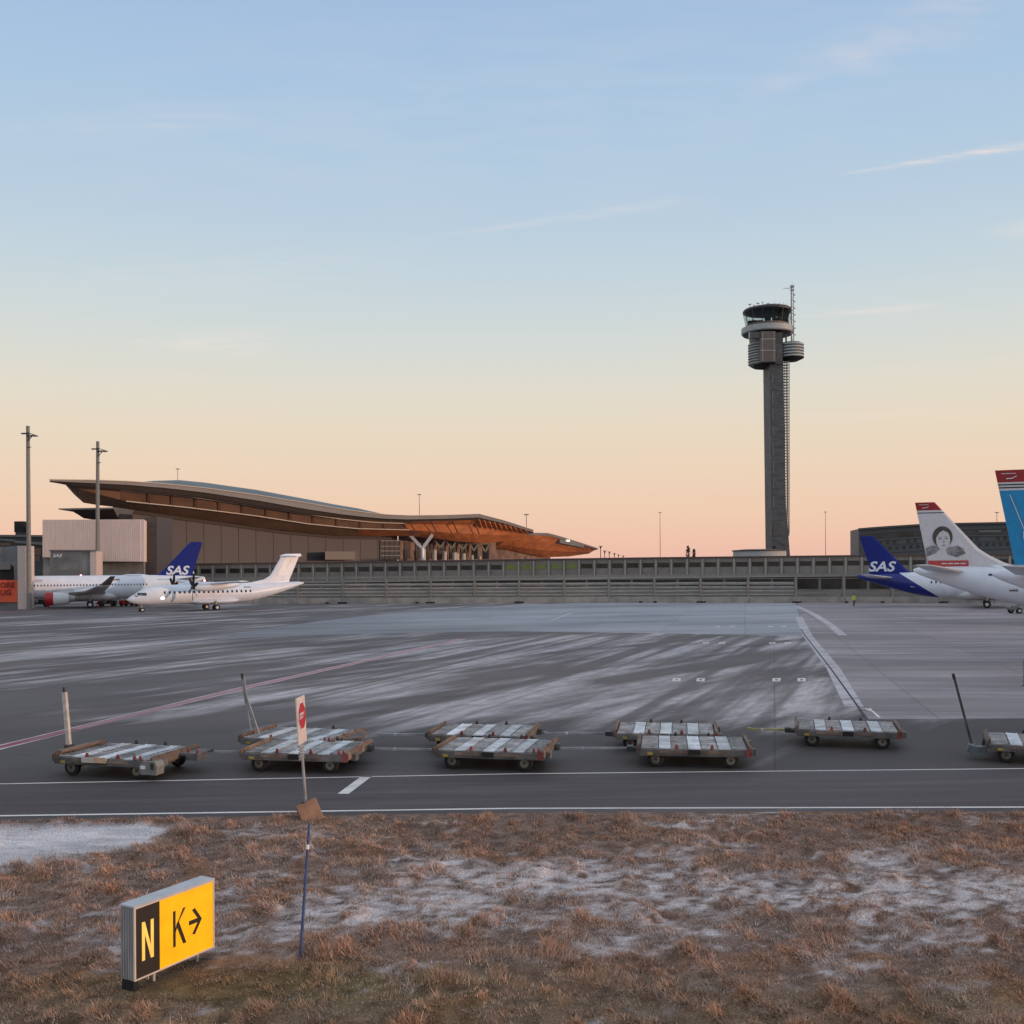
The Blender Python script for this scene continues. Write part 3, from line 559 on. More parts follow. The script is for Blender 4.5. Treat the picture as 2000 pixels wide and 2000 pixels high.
for x in range(800, 940, 42): mb = MB(); mb.span(W(x, interp(KK, x)+1, Yp(x)+1.1), W(x+10, interp(LL, x), Yp(x)+5.0), 0.25, 0.3); mb.build('soffit_rib', M_woodd, term, tb)
mb = MB()
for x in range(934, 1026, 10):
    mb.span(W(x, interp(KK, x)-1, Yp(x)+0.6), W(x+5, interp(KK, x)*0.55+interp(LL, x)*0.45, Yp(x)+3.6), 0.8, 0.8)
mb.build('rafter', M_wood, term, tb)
# membrane hump on top
D = [(276, 941.5), (285, 940.5), (300, 939), (350, 937.6), (400, 942.5), (500, 956.5), (600, 975), (650, 984.5), (700, 993), (740, 1002), (752, 1004.5)]
mb = MB(); dxs = [276, 285, 300, 325]+list(range(350, 740, 25))+[740, 752]; rows = []
for x in dxs:
    e = interp(E, x); d = min(interp(D, x), e-0.2)
    rows.append([W(x, e+0.3, Yp(x)+0.6), W(x, (e*0.35+d*0.65), Yp(x)+6), W(x, d, Yp(x)+15), W(x, d+0.5, Yp(x)+30), W(x, e+2, Yp(x)+42)])
mb.loft(rows, closed=False, caps=False); mb.build('roof_hump', M_dome, term, tb, smooth=True)
# walls
mb = MB(); wxs = list(range(221, 741, 20))+[741]; rows = []
for x in wxs: rows.append([W(x, interp(TT_, x)-2, Yw(x)), Vector(W(x, 1095, Yw(x)).xy.to_3d()), ])
rows2 = []
for x in wxs:
    a = W(x, interp(TT_, x)-2.5, Yw(x)); g = Vector((a.x, a.y, 0)); rows2.append([a, g, g+Vector((4, 12, 0)), a+Vector((4, 12, 0))])
mb.loft(rows2)
for x in range(330, 740, 34): a = W(x, interp(TT_, x)+6, Yw(x)-0.03); mb.span(a, Vector((a.x, a.y, 1)), 0.06, 0.10, up=(0, 1, 0), mat=1)
mb.build('wall', [M_cladd, M_recess], term, tb)
mb = MB()
for x0, y0 in ((221, 990),):
    xx = [221, 260, 315, 360, 433, 500, 557, 610, 660, 740]
    for a, b in zip(xx, xx[1:]): mb.span(W(a, interp(TT_, a)+3.2, Yw(a)-0.25), W(b, interp(TT_, b)+3.2, Yw(b)-0.25), 0.4, 0.9)
mb.build('wall_head', M_recess, term, tb)
def wall_panel(name, x0, x1, y0, y1, m, off=-0.2, base=Yw, th=0.3, par=term, org=tb, bottom=None):
    a, b = W(x0, y0, base(x0)+off), W(x1, y0, base(x1)+off); c, d = W(x1, y1, base(x1)+off), W(x0, y1, base(x0)+off)
    mb = MB(); mb.prism([a, b, c, d], (0.1, th, 0)); return mb.build(name, m, par, org)
wall_panel('wall_box', 635, 693, 1077, 1093, mat('pinkish_box', (0.17, 0.14, 0.125), 0.6), -6, th=5)
wall_panel('glazing', 743, 781, 1056, 1093, M_glass)
for k in range(5):
    x = 743+k*9.4; mb = MB(); mb.span(W(x, 1055, Yw(x)-0.35), W(x, 1093, Yw(x)-0.35), 0.25, 0.2, up=(0, 1, 0)); mb.build('glazing_bar', M_fasc, term, tb)
for y in (1056, 1067, 1076, 1085): mb = MB(); mb.span(W(743, y, Yw(743)-0.35), W(781, y, Yw(781)-0.35), 0.2, 0.25); mb.build('glazing_bar', M_fasc, term, tb)
# recessed facade under the belly
M_fac = mat('warm_facade', (0.20, 0.125, 0.10), 0.6, var=0.4, scale=0.35)
wall_panel('recessed_facade', 778, 968, 1040, 1112, M_fac, off=9, th=3)
for k in range(8):
    x = 790+k*22; wall_panel('window', x, x+11, 1058+k*0.8, 1092, M_glass, off=8.7, th=0.2)
for k, (x, y) in enumerate(((827, 1072), (848, 1074), (868, 1077), (887, 1079), (892, 1081), (905, 1081), (922, 1084), (937, 1086))):
    mb = MB(); p = W(x, y, Yw(x)+2); mb.cyl((p.x, p.y, 0), p, 0.75 if k < 6 else 0.5, n=12); mb.build('column', M_ledge, term, tb)
mb = MB()
for a, b in (((799, 1043), (824, 1070)), ((845, 1044), (826, 1070))): mb.span(W(a[0], a[1], Yw(820)-4), W(b[0], b[1], Yw(820)-4), 0.9, 0.9)
p = W(825, 1069, Yw(820)-4); mb.cyl((p.x, p.y, 0), p, 0.6, n=10); mb.build('v_column', M_white, term, tb, smooth=False)
for k in range(5):
    x = 852+k*22; mb = MB(); q = W(x+8, 1070+k*2, Yw(x)+3)
    mb.span(W(x-3, 1055+k, Yw(x)+3), q, 0.45, 0.45); mb.span(W(x+17, 1056+k, Yw(x)+3), q, 0.45, 0.45); mb.build('v_column', M_ledge, term, tb)
# small side canopy at the left end
CE = [(114, 993), (150, 992), (222, 991)]
mb = MB(); rows = []
for x, yt, ybt in ((114, 993, 995), (136, 992.6, 999), (143, 992.4, 1005), (152, 992.2, 1011), (165, 992, 1013), (222, 991, 1014)):
    a = W(x, yt, 224); b_ = W(x, ybt, 226); rows.append([a, W(x, min(ybt, yt+3), 224), b_+Vector((0, 3, 0)), b_+Vector((0, 9, 0)), a+Vector((0, 12, 0))])
mb.loft(rows, smats=lambda i, k: 0 if k in (0, 3, 4) else 1); mb.build('side_canopy', [M_fasc, M_recess], term, tb)
mb = MB(); a = W(206, 992, 227); mb.box((a.x+1, 232, a.z-1.4), (3.2, 8, 2.6)); mb.build('side_canopy_gap', M_black, term, tb)

# far second roof
t2b = Vector((W(1090, 1090, 400).x, 400, 0)); term2 = empty('far_terminal', t2b)
tag(term2, 'smaller far terminal roof with orange wooden underside, right of the long roof', 'terminal')
E2 = [(940, 1046), (1000, 1041), (1045, 1040.5), (1072, 1041), (1100, 1049), (1168, 1070.5)]
T2 = [(940, 1067), (1000, 1075), (1030, 1082), (1064, 1088.5), (1110, 1087), (1150, 1081.5), (1158, 1076), (1168, 1073)]
def Y2(x): return invlerp(x, 1000, 375, 1168, 430)
x2 = list(range(940, 1160, 10))+[1160, 1168]
mb = MB(); mb.loft(slab(x2, E2, [(1000, 5), (1100, 4.5), (1168, 2.5)], Y2, 40), smats=lambda i, k: 1 if k in (2, 3) else (2 if k == 1 else 0)); mb.build('roof', [M_fasc, M_dome, M_recess], term2, t2b)
mb = MB(); rows = []
for x in x2:
    e = interp(E2, x)+interp([(1000, 5), (1100, 4.5), (1168, 2.5)], x)-0.3; t_ = interp(T2, x); t_ = max(t_, e+0.2)
    rows.append([W(x, e, Y2(x)+0.5), W(x, e+0.25*(t_-e), Y2(x)+3), W(x, e+0.7*(t_-e), Y2(x)+8), W(x, t_, Y2(x)+15), W(x, t_-2, Y2(x)+26)])
mb.loft(rows, closed=False, caps=False); mb.build('wooden_soffit', M_wood, term2, t2b, recalc=False)
wf = lambda x: Y2(x)+17
wall_panel('facade', 930, 1075, 1064, 1125, M_fac, base=wf, par=term2, org=t2b, th=4)
mb = MB(); p0 = W(1090, 1057, Y2(1090)+1.5); p1 = W(1137, 1066, Y2(1137)+1.5); mb.span(p0, p1, 1.5, 1.4); mb.build('light_box', M_fasc, term2, t2b)
mb = MB(); p = W(1109, 1056, Y2(1109)-0.6); mb.box(p, (1.6, 0.4, 0.7)); mb.build('floodlight', mat('lit_lamp', (1, 0.9, 0.7), emit=1.6, ecol=(1, 0.85, 0.62)), term2, t2b)

# ================================================================ low grey block with window bays
M_block = mat('grey_facade', (0.245, 0.22, 0.195), 0.8, var=0.16, scale=0.25)
M_pil = mat('grey_pilaster', (0.38, 0.355, 0.33), 0.8, var=0.1)
def Yb(x): return invlerp(x, 640, 216, 1690, 181)
BT = [(-200, 1108), (640, 1097.3), (1240, 1089), (1690, 1084.2), (2300, 1078)]
bo = Vector((W(1100, 1100, 200).x, 200, 0)); blk = empty('low_grey_block', bo)
tag(blk, 'very long low grey block with a row of dark windows running behind the slatted fence', 'building')
mb = MB(); rows = []
for x in [-60, 100, 300, 500, 640, 800, 1000, 1240, 1400, 1690, 1900, 2150]:
    a = W(x, interp(BT, x), Yb(x)); g = Vector((a.x, a.y, 0)); rows.append([a, g, g+Vector((1, 10, 0)), a+Vector((1, 10, 0))])
mb.loft(rows); mb.build('wall', M_block, blk, bo)
mb = MB(); xx = [-60, 100, 300, 500, 640, 800, 1000, 1240, 1400, 1690, 1900, 2150]
for a, b in zip(xx, xx[1:]): mb.span(W(a, interp(BT, a)+0.8, Yb(a)-0.12), W(b, interp(BT, b)+0.8, Yb(b)-0.12), 0.5, 0.22)
mb.build('coping', mat('coping', (0.13, 0.085, 0.075), 0.7), blk, bo)
mb = MB()
for a, b in zip(xx, xx[1:]): mb.span(W(a, interp(BT, a)+39, Yb(a)-0.35), W(b, interp(BT, b)+39, Yb(b)-0.35), 0.5, 0.35)
mb.build('lower_band', M_pil, blk, bo)
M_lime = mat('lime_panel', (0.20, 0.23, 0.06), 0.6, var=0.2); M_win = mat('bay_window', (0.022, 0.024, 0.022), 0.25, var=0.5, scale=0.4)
bays = [640-28*k for k in range(15, 0, -1)]; x = 640.0
while x < 2060: bays.append(x); x += 28.1+(x-640)/1050*3.6
first_w = {}
for i, (x0, x1) in enumerate(zip(bays, bays[1:])):
    if 1700 < x0 < 1990 and False: continue
    t = interp(BT, x0)
    lime = 968 < x0+28 and (970 <= x0 <= 1105)
    mb = MB(); a, b = x0+4.2, x1-4.0; z0, z1 = t+10.5, t+19.5
    q = [W(a, z0, Yb(a)-0.05), W(b, z0, Yb(b)-0.05), W(b, z1, Yb(b)-0.05), W(a, z1, Yb(a)-0.05)]
    mb.prism(q, (0, 0.4, 0)); o = mb.build('window', M_lime if lime else M_win, blk, bo)
    mb = MB(); q = W(x0, t+4, Yb(x0)-0.18); r = W(x0, t+38, Yb(x0)-0.18); mb.span(q, r, 0.28, 0.36, up=(0, 1, 0)); mb.build('pilaster', M_pil, blk, bo)
# blast fence in front
M_slat = mat('fence_slats', (0.31, 0.295, 0.27), 0.6, var=0.14, scale=1.2, stretch=(1, 1, 4)); M_post = mat('fence_post', (0.21, 0.205, 0.19), 0.6, var=0.12)
def Yf(x): return interp([(200, 181), (600, 175), (1200, 171), (1650, 164), (2100, 157)], x)
posts = [236, 322, 409, 495, 582, 670, 755, 841, 927, 1014, 1102, 1189, 1278, 1368, 1461, 1554, 1648, 1743, 1840, 1938, 2040]
fo = Vector((W(1100, 1150, 172).x, 172, 0)); fen = empty('blast_fence', fo); tag(fen, 'long grey blast fence of curved horizontal slats along the far edge of the apron', 'fence')
FT = [(200, 1133), (640, 1128.5), (1300, 1124.4), (1650, 1122.5), (2100, 1120)]
for i, x in enumerate(posts):
    g = Vector((W(x, 1150, Yf(x)).x, Yf(x), 0)); top = W(x, interp(FT, x), Yf(x))
    mb = MB(); mb.span(g+Vector((0, 0, 0.2)), top, 0.26, 0.3, up=(0, 1, 0)); mb.span(g+Vector((0, 1.6, 0)), top+Vector((0, 0.2, -0.4)), 0.14, 0.14, up=(0, 1, 0)); mb.build('post', M_post, fen, fo)
    if i+1 < len(posts):
        x1 = posts[i+1]; pl = x < 1540
        g1 = Vector((W(x1, 1150, Yf(x1)).x, Yf(x1), 0)); t1 = W(x1, interp(FT, x1), Yf(x1))
        mb = MB(); mb.span(top, t1, 0.35, 0.34); mb.span(top+Vector((0, 0.1, -0.55)), t1+Vector((0, 0.1, -0.55)), 0.12, 0.10); mb.build('top_rail', M_post, fen, fo)
        if pl:
            for r, (za, hh, dd) in enumerate(((3.05, 0.50, 0.50), (2.42, 0.46, 0.30), (1.82, 0.44, 0.15), (1.26, 0.36, 0.05))):
                mb = MB(); jit = random.uniform(-0.06, 0.06) if 1100 < x < 1400 else 0
                a = g+Vector((0.14, dd, za+jit)); b = g1+Vector((-0.14, dd, za-jit)); 
                d = (b-a); sv = Vector((0, 1, 0))
                vs = [a+Vector((0, 0, -hh/2)), a+Vector((0, -0.16, 0)), a+Vector((0, 0.1, hh/2)), b+Vector((0, 0.1, hh/2)), b+Vector((0, -0.16, 0)), b+Vector((0, 0, -hh/2))]
                vs2 = [p+Vector((0, 0.06, 0)) for p in vs]
                mb.add(vs+vs2, [(0, 5, 4, 1), (1, 4, 3, 2), (6, 7, 10, 11), (7, 8, 9, 10), (2, 3, 9, 8), (0, 6, 11, 5), (0, 1, 7, 6), (1, 2, 8, 7), (5, 11, 10, 4), (4, 10, 9, 3)])
                mb.build('slat', M_slat, fen, fo)
        else:
            mb = MB(); mb.span(g+Vector((0, 0, 1.55)), g1+Vector((0, 0, 1.55)), 0.2, 0.3); mb.build('slat', M_post, fen, fo)
# dark panels on the lower storey stand in for shade behind the fence
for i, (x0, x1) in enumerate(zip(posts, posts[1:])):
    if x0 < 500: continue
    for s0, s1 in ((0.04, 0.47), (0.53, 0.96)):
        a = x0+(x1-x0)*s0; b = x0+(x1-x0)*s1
        wall_panel('shade_panel', a, b, interp(BT, a)+42.5, 1150, M_win, base=Yb, off=-0.10, par=blk, org=bo, th=0.3)
bar = empty('concrete_barrier', fo); tag(bar, 'low concrete barrier wall under the slatted fence with dark feet', 'barrier')
for x0, x1 in zip(posts, posts[1:]):
    g = Vector((W(x0, 1150, Yf(x0)).x, Yf(x0)-0.5, 0)); g1 = Vector((W(x1, 1150, Yf(x1)).x, Yf(x1)-0.5, 0)); d = (g1-g).normalized()*0.03
    mb = MB()
    rows = [[p+Vector((0, -0.28, 0)), p+Vector((0, -0.22, 0.35)), p+Vector((0, -0.10, 0.98)), p+Vector((0, 0.16, 0.98)), p+Vector((0, 0.28, 0))] for p in (g+d, g1-d)]
    mb.loft(rows); mb.build('barrier_segment', M_conc, bar, fo)
mb = MB()
for x in (670, 841, 1014, 1278, 1368, 1554, 1840, 640, 815, 1250, 1650, 1720): g = Vector((W(x, 1150, Yf(x)).x, Yf(x)-0.82, 0.12)); mb.box(g, (1.5 if x in (670, 841, 1014, 1368, 1554, 1840) else 0.5, 0.14, 0.3))
mb.build('base_foot', M_black, bar, fo)  # dark blocks are the feet along the barrier's base

# ================================================================ grey hotel block on the right
hb = Vector((W(1850, 1100, 262).x, 262, 0)); hot = empty('office_building', hb); tag(hot, 'wide dark blue-grey building with bands of windows behind the parked tails on the right', 'building')
def Yh(x): return invlerp(x, 1677, 270, 2100, 245)
HT = [(1677, 1033), (1720, 1029.5), (1800, 1024.5), (1870, 1022.5), (2000, 1020), (2100, 1018)]
M_hot = mat('blue_grey_cladding', (0.085, 0.095, 0.105), 0.5, var=0.12, scale=0.1, stretch=(0.3, 0.3, 3)); M_hotb = mat('hotel_band', (0.13, 0.14, 0.15), 0.5, var=0.1)
mb = MB(); rows = []
hx = [1677, 1700, 1740, 1800, 1870, 1940, 2000, 2100]
for x in hx:
    a = W(x, interp(HT, x), Yh(x)); g = Vector((a.x, a.y, 0)); rows.append([a, g, g+Vector((3, 16, 0)), a+Vector((3, 16, 0))])
mb.loft(rows); mb.build('wall', M_hot, hot, hb)
mb = MB()
for a, b in zip(hx, hx[1:]): mb.span(W(a, interp(HT, a)+0.5, Yh(a)-0.3), W(b, interp(HT, b)+0.5, Yh(b)-0.3), 1.0, 0.45)
mb.build('roof_edge', mat('roof_edge_brown', (0.10, 0.09, 0.085), 0.6), hot, hb)
for dy_ in (10.5, 25, 34.5, 50):
    mb = MB()
    for a, b in zip(hx, hx[1:]): mb.span(W(a, interp(HT, a)+dy_, Yh(a)-0.15), W(b, interp(HT, b)+dy_, Yh(b)-0.15), 0.25, 0.12)
    mb.build('facade_band', M_hotb, hot, hb)
mb = MB()
for a, b in zip(hx, hx[1:]):
    q = [W(a, interp(HT, a)+13, Yh(a)-0.1), W(b, interp(HT, b)+13, Yh(b)-0.1), W(b, interp(HT, b)+22, Yh(b)-0.1), W(a, interp(HT, a)+22, Yh(a)-0.1)]
    mb.prism(q, (0, 0.3, 0))
mb.build('window_band', mat('ribbon_glass', (0.03, 0.04, 0.046), 0.2, var=0.6, scale=0.25), hot, hb)
for row_, (dy_, h) in enumerate(((27, 7), (39, 6))):
    for k in range(26):
        x = 1690+k*13.5+(row_*5)
        if random.random() < 0.18: continue
        yv = interp(HT, x)+dy_; mb = MB(); mb.prism([W(x, yv, Yh(x)-0.1), W(x+6, yv, Yh(x+6)-0.1), W(x+6, yv+h, Yh(x+6)-0.1), W(x, yv+h, Yh(x)-0.1)], (0, 0.3, 0)); mb.build('window', M_win, hot, hb)
mb = MB(); mb.prism([W(1912, 1036, Yh(1912)-0.2), W(1955, 1035.5, Yh(1955)-0.2), W(1955, 1039, Yh(1955)-0.2), W(1912, 1039.5, Yh(1912)-0.2)], (0, 0.2, 0)); mb.build('sign_board', mat('faint_sign', (0.20, 0.20, 0.20)), hot, hb)

# ================================================================ buildings on the left
M_pinklit = mat('pinklit_ribbed_cladding', (0.88, 0.69, 0.60), 0.55, var=0.08, scale=1.5, stretch=(6, 1, 0.3))  # white metal cladding; the pink of the sunlight is put into its colour
lb = Vector((W(180, 1100, 208).x, 208, 0)); pb = empty('panel_clad_block', lb); tag(pb, 'box-shaped block clad in pale ribbed panels, lit pink, left of the wooden-roofed terminal', 'building')
a = W(83, 1015, 206); b = W(281, 1014.5, 203); c_ = W(281, 1097, 203); d_ = W(83, 1088, 206); 
mb = MB(); mb.prism([a, b, c_, W(190, 1096.5, 204.4), W(188, 1093, 204.4), d_], Vector((-4.0, 14, 0))); mb.build('cladding', M_pinklit, pb, lb)
mb = MB()
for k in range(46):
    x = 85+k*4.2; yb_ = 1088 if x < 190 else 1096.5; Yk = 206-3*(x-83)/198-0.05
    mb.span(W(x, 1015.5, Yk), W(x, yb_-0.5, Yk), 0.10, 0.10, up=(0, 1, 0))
mb.build('panel_rib', M_pinklit, pb, lb)
mb = MB(); mb.prism([W(84, 1088, 208.2), W(281, 1088, 206), W(281, 1125, 206), W(84, 1125, 208.2)], (-3, 10, 0)); mb.build('lower_wall', M_conc, pb, lb)
gs = empty('glazed_stair_tower', (W(293, 1100, 212).x, 212, 0)); tag(gs, 'narrow dark glazed stair tower between the pink clad block and the terminal wall', 'building')
mb = MB(); mb.prism([W(280, 1011, 212), W(306, 1009, 212), W(306, 1125, 212), W(280, 1125, 212)], (0, 10, 0)); mb.build('wall', M_cladd, gs, gs.location)
for y0 in (1012, 1029, 1045, 1062, 1079):
    mb = MB(); mb.prism([W(281.5, y0, 211.9), W(304, y0, 211.9), W(304, y0+14.5, 211.9), W(281.5, y0+14.5, 211.9)], (0, 0.4, 0)); mb.build('glazing', M_glass, gs, gs.location)
db = empty('dark_annex', (W(40, 1100, 215).x, 215, 0)); tag(db, 'low dark blue-grey building with a flat roof at the left edge, carrying a square chimney', 'building')
M_dk1 = mat('dark_teal_wall', (0.045, 0.06, 0.062), 0.5, var=0.3, scale=0.3, stretch=(0.3, 1, 2))
mb = MB(); mb.prism([W(-160, 1044, 215), W(84, 1046, 215), W(84, 1130, 215), W(-160, 1130, 215)], (-2, 14, 0)); mb.build('wall', M_dk1, db, db.location)
mb = MB(); mb.span(W(-160, 1045, 214.8), W(84, 1047, 214.8), 0.7, 0.4); mb.build('roof_edge', M_fasc, db, db.location)
mb = MB(); mb.span(W(-20, 1052, 214.2), W(30, 1056, 214.2), 0.5, 0.35); mb.span(W(30, 1058, 214.2), W(84, 1062, 214.2), 0.5, 0.5); mb.build('canopy_rail', M_fasc, db, db.location)
for x0, x1, y0, y1 in ((56, 80, 1071, 1084), (60, 78, 1086, 1096), (-4, 22, 1060, 1066)):
    mb = MB(); mb.prism([W(x0, y0, 214.9), W(x1, y0, 214.9), W(x1, y1, 214.9), W(x0, y1, 214.9)], (0, 0.3, 0)); mb.build('window', M_glass, db, db.location)
ch = MB(); p = W(32, 1046, 221); ch.box((p.x, 223, p.z-0.2), (1.6, 1.6, 2.4), mat=1); ch.box((p.x, 223, p.z+1.9), (1.9, 1.9, 2.3)); ch.build('chimney', [M_black, M_dk1], db, db.location)
# gate walls (jet bridge ends)
M_gate = mat('grey_gate_panel', (0.17, 0.175, 0.18), 0.5, var=0.35, scale=0.35); M_gatep = mat('gate_post_pinklit', (0.62, 0.50, 0.45), 0.6, var=0.06)  # the posts' pink is sunlight put into their colour
g1 = empty('gate_wall', (W(25, 1180, 159).x, 159, 0)); tag(g1, 'grey gate wall with a pale post and an orange-red poster at the left edge', 'wall')
g1w = MB(); a = W(-60, 1068, 159); pa_ = []
rows = []
for x, yt in ((-60, 1069), (0, 1068.5), (20, 1067.5), (36, 1066)):
    p = W(x, yt, 159); g_ = Vector((p.x, 159, 0)); rows.append([p, g_, g_+Vector((0, 3, 0)), p+Vector((0, 3, 0))])
g1w.loft(rows); g1w.build('panel', M_gate, g1, g1.location)
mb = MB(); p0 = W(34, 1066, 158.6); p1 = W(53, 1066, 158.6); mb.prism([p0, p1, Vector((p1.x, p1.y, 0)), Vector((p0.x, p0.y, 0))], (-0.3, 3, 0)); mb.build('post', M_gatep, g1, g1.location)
mb = MB(); mb.prism([W(-50, 1112, 158.9), W(26, 1106, 158.9), W(27, 1133, 158.9), W(-50, 1133, 158.9)], (0, 0.2, 0)); mb.build('recess', M_black, g1, g1.location)
mb = MB(); mb.span(W(-40, 1108, 158.6), W(20, 1107, 158.6), 0.6, 0.8); mb.build('recess_lintel', M_fasc, g1, g1.location)
mb = MB(); mb.prism([W(-60, 1132.5, 158.7), W(34, 1133, 158.7), W(34, 1176, 158.7), W(-60, 1177, 158.7)], (0, 0.15, 0)); mb.build('poster', M_orange_sign, g1, g1.location)
def text_mesh(txt, size=1.0, bold=0.0, shear=0.0, ext=0.01, xs=1.0, name='lettering', sp=1.0):
    cu = bpy.data.curves.new('t', 'FONT'); cu.body = txt; cu.size = size; cu.offset = bold; cu.shear = shear; cu.extrude = ext; cu.space_character = sp; cu.resolution_u = 3
    o = bpy.data.objects.new('t', cu); C.objects.link(o); bpy.context.view_layer.update()
    me = bpy.data.meshes.new_from_object(o.evaluated_get(bpy.context.evaluated_depsgraph_get())); bpy.data.objects.remove(o); me.name = name
    for v in me.vertices: v.co.x *= xs
    return me
def text(txt, size, m, parent, loc, rot, name='lettering', **k):
    me = text_mesh(txt, size, name=name, **k); me.materials.clear(); me.materials.append(m)
    o = bpy.data.objects.new(name, me); C.objects.link(o); o.parent = parent; o.location = loc; o.rotation_euler = rot; return o
R90 = (math.radians(90), 0, 0); R90b = (math.radians(90), 0, math.pi)
M_let = mat('dark_red_letters', (0.18, 0.015, 0.012), 0.6)
for s_, y in (('ORE', 1148), ('LIG', 1162)):
    p = W(0, y, 158.6)-g1.location; text(s_, 1.15, M_let, g1, p, R90, bold=0.03, xs=1.0)
g2 = empty('gate_wall', (W(145, 1118, 196).x, 196, 0)); tag(g2, 'grey gate wall with a pale right post, standing behind the white jet beside the second mast', 'wall')
mb = MB(); mb.prism([W(98, 1075, 196), W(176, 1076, 196), Vector((W(176, 1076, 196).x, 196, 0)), Vector((W(98, 1075, 196).x, 196, 0))], (0, 3, 0)); mb.build('panel', M_gate, g2, g2.location)
mb = MB(); a = W(176, 1076, 195.8); b = W(188, 1077, 195.8); mb.prism([a, b, Vector((b.x, b.y, 0)), Vector((a.x, a.y, 0))], (0, 3, 0)); mb.build('post', M_gatep, g2, g2.location)  # right end of the wall, coloured as lit pink
mb = MB(); mb.span(W(97, 1075, 195.8), W(188, 1075.5, 195.8), 0.4, 0.25); mb.build('top_trim', M_fasc, g2, g2.location)
p = W(103, 1088, 195.9)-g2.location; text('SAS', 0.8, M_white, g2, p, R90, bold=0.02, shear=0.2, xs=1.3)
mb = MB(); p = W(130, 1114, 196); mb.loft([[(p.x-3.4, 195.6+q*0.3, p.z-1.2), (p.x-2.6, 195.6+q*0.3, p.z+0.6), (p.x-1.0, 195.6+q*0.3, p.z+0.1), (p.x+1.8, 195.6+q*0.3, p.z+0.2), (p.x+3.2, 195.6+q*0.3, p.z-0.1), (p.x+3.6, 195.6+q*0.3, p.z-1.2)] for q in (0, 1)]); mb.build('graphic', M_fasc, g2, g2.location)

# ================================================================ masts and poles
def flood_mast(xb, ytop, Y, ybase, r0, label):
    top = W(xb[1], ytop, Y); g = Vector((W(xb[0], ybase, Y).x, Y, 0)); m = empty('floodlight_mast', g); tag(m, label, 'mast', 'tall floodlight masts')
    mb = MB(); mb.cyl(g, (top.x, Y, top.z), r0, r0*0.72, n=14); mb.build('pole', M_post, m, g, smooth=True)
    z = W(xb[1], ytop+16, Y).z; x = W(xb[1], ytop+16, Y).x; s = Y/FP
    mb = MB(); mb.box((x-5*s, Y-0.2, z+1.0*s), (9*s, 0.9, 1.6*s)); mb.box((x+10*s, Y-0.2, z-3.5*s), (17*s, 1.0, 1.8*s)); mb.span((x+2*s, Y-0.3, z-14*s), (x+10*s, Y-0.3, z-4*s), 0.10, 0.10); mb.span((x, Y-0.4, z+3*s), (x+17*s, Y-0.4, z-3*s), 0.12, 0.12)
    mb.build('lamp_bracket', M_dark, m, g)
    for dx_, dz_ in ((-8, 0), (8, -5), (15, -5)):
        mb = MB(); mb.box((x+dx_*s, Y-0.5, z+dz_*s), (3*s, 0.7, 1.4*s)); mb.build('floodlight', M_galv, m, g)
    mb = MB(); mb.box((x+4*s, Y-0.3, z-26*s), (6*s, 0.4, 1*s)); mb.build('bracket', M_dark, m, g)
    return m
flood_mast((57, 54.5), 832, 158, 1184, 0.36, 'leftmost floodlight mast rising beside the gate wall with the orange-red poster')
flood_mast((190, 191), 862, 200, 1120, 0.42, 'floodlight mast standing in front of the pink panel-clad block')
M_far = mat('far_mast_grey', (0.30, 0.24, 0.22), 0.8)
for x, y0, Y, lb_ in ((1289, 1001, 800, 'thin far mast standing between the wooden-roofed terminal and the control tower'), (1612, 1000, 800, 'thin far mast right of the control tower, left of the dark building'), (819, 966, 620, 'thin far mast rising behind the middle of the sweeping roof'), (1028, 1005, 480, 'thin far mast with a small head rising behind the right tip of the sweeping roof'), (347, 916, 620, 'thin far mast rising above the roof hump'), (1947, 1001, 600, 'thin far mast above the roof of the dark building on the right')):
    top = W(x, y0, Y); g = Vector((top.x, Y, 0)); mb = MB(); mb.cyl(g, top, 0.30 if Y > 500 else 0.2, 0.16, n=6); mb.box((top.x, Y, top.z), (2.2, 0.5, 0.5))
    tag(mb.build('far_mast', M_far, origin=g), lb_, 'mast', 'thin far lamp masts')
for k, (x, y) in enumerate(((1173, 1067), (1181, 1076), (1190, 1078), (1200, 1081), (1208, 1083.5), (1217, 1085.5))):
    Y = 330+k*30; top = W(x, y, Y); g = Vector((top.x, Y, 0)); mb = MB(); mb.cyl(g, top, 0.12, n=6); mb.box(top, (1.2, 0.5, 0.2)); mb.box(top+Vector((0, 0, -0.4)), (0.5, 0.3, 0.5))
    tag(mb.build('roadside_lamp', M_dark, origin=g), ('tallest lamp of the receding lamp row, nearest the far terminal roof', 'second lamp of the receding row right of the far terminal roof', 'third lamp of the receding row right of the far terminal roof', 'fourth lamp of the receding row right of the far terminal roof', 'fifth lamp of the receding row right of the far terminal roof', 'last and lowest lamp of the receding row right of the far terminal roof')[k], 'lamp post', 'receding row of lamps by the far terminal')
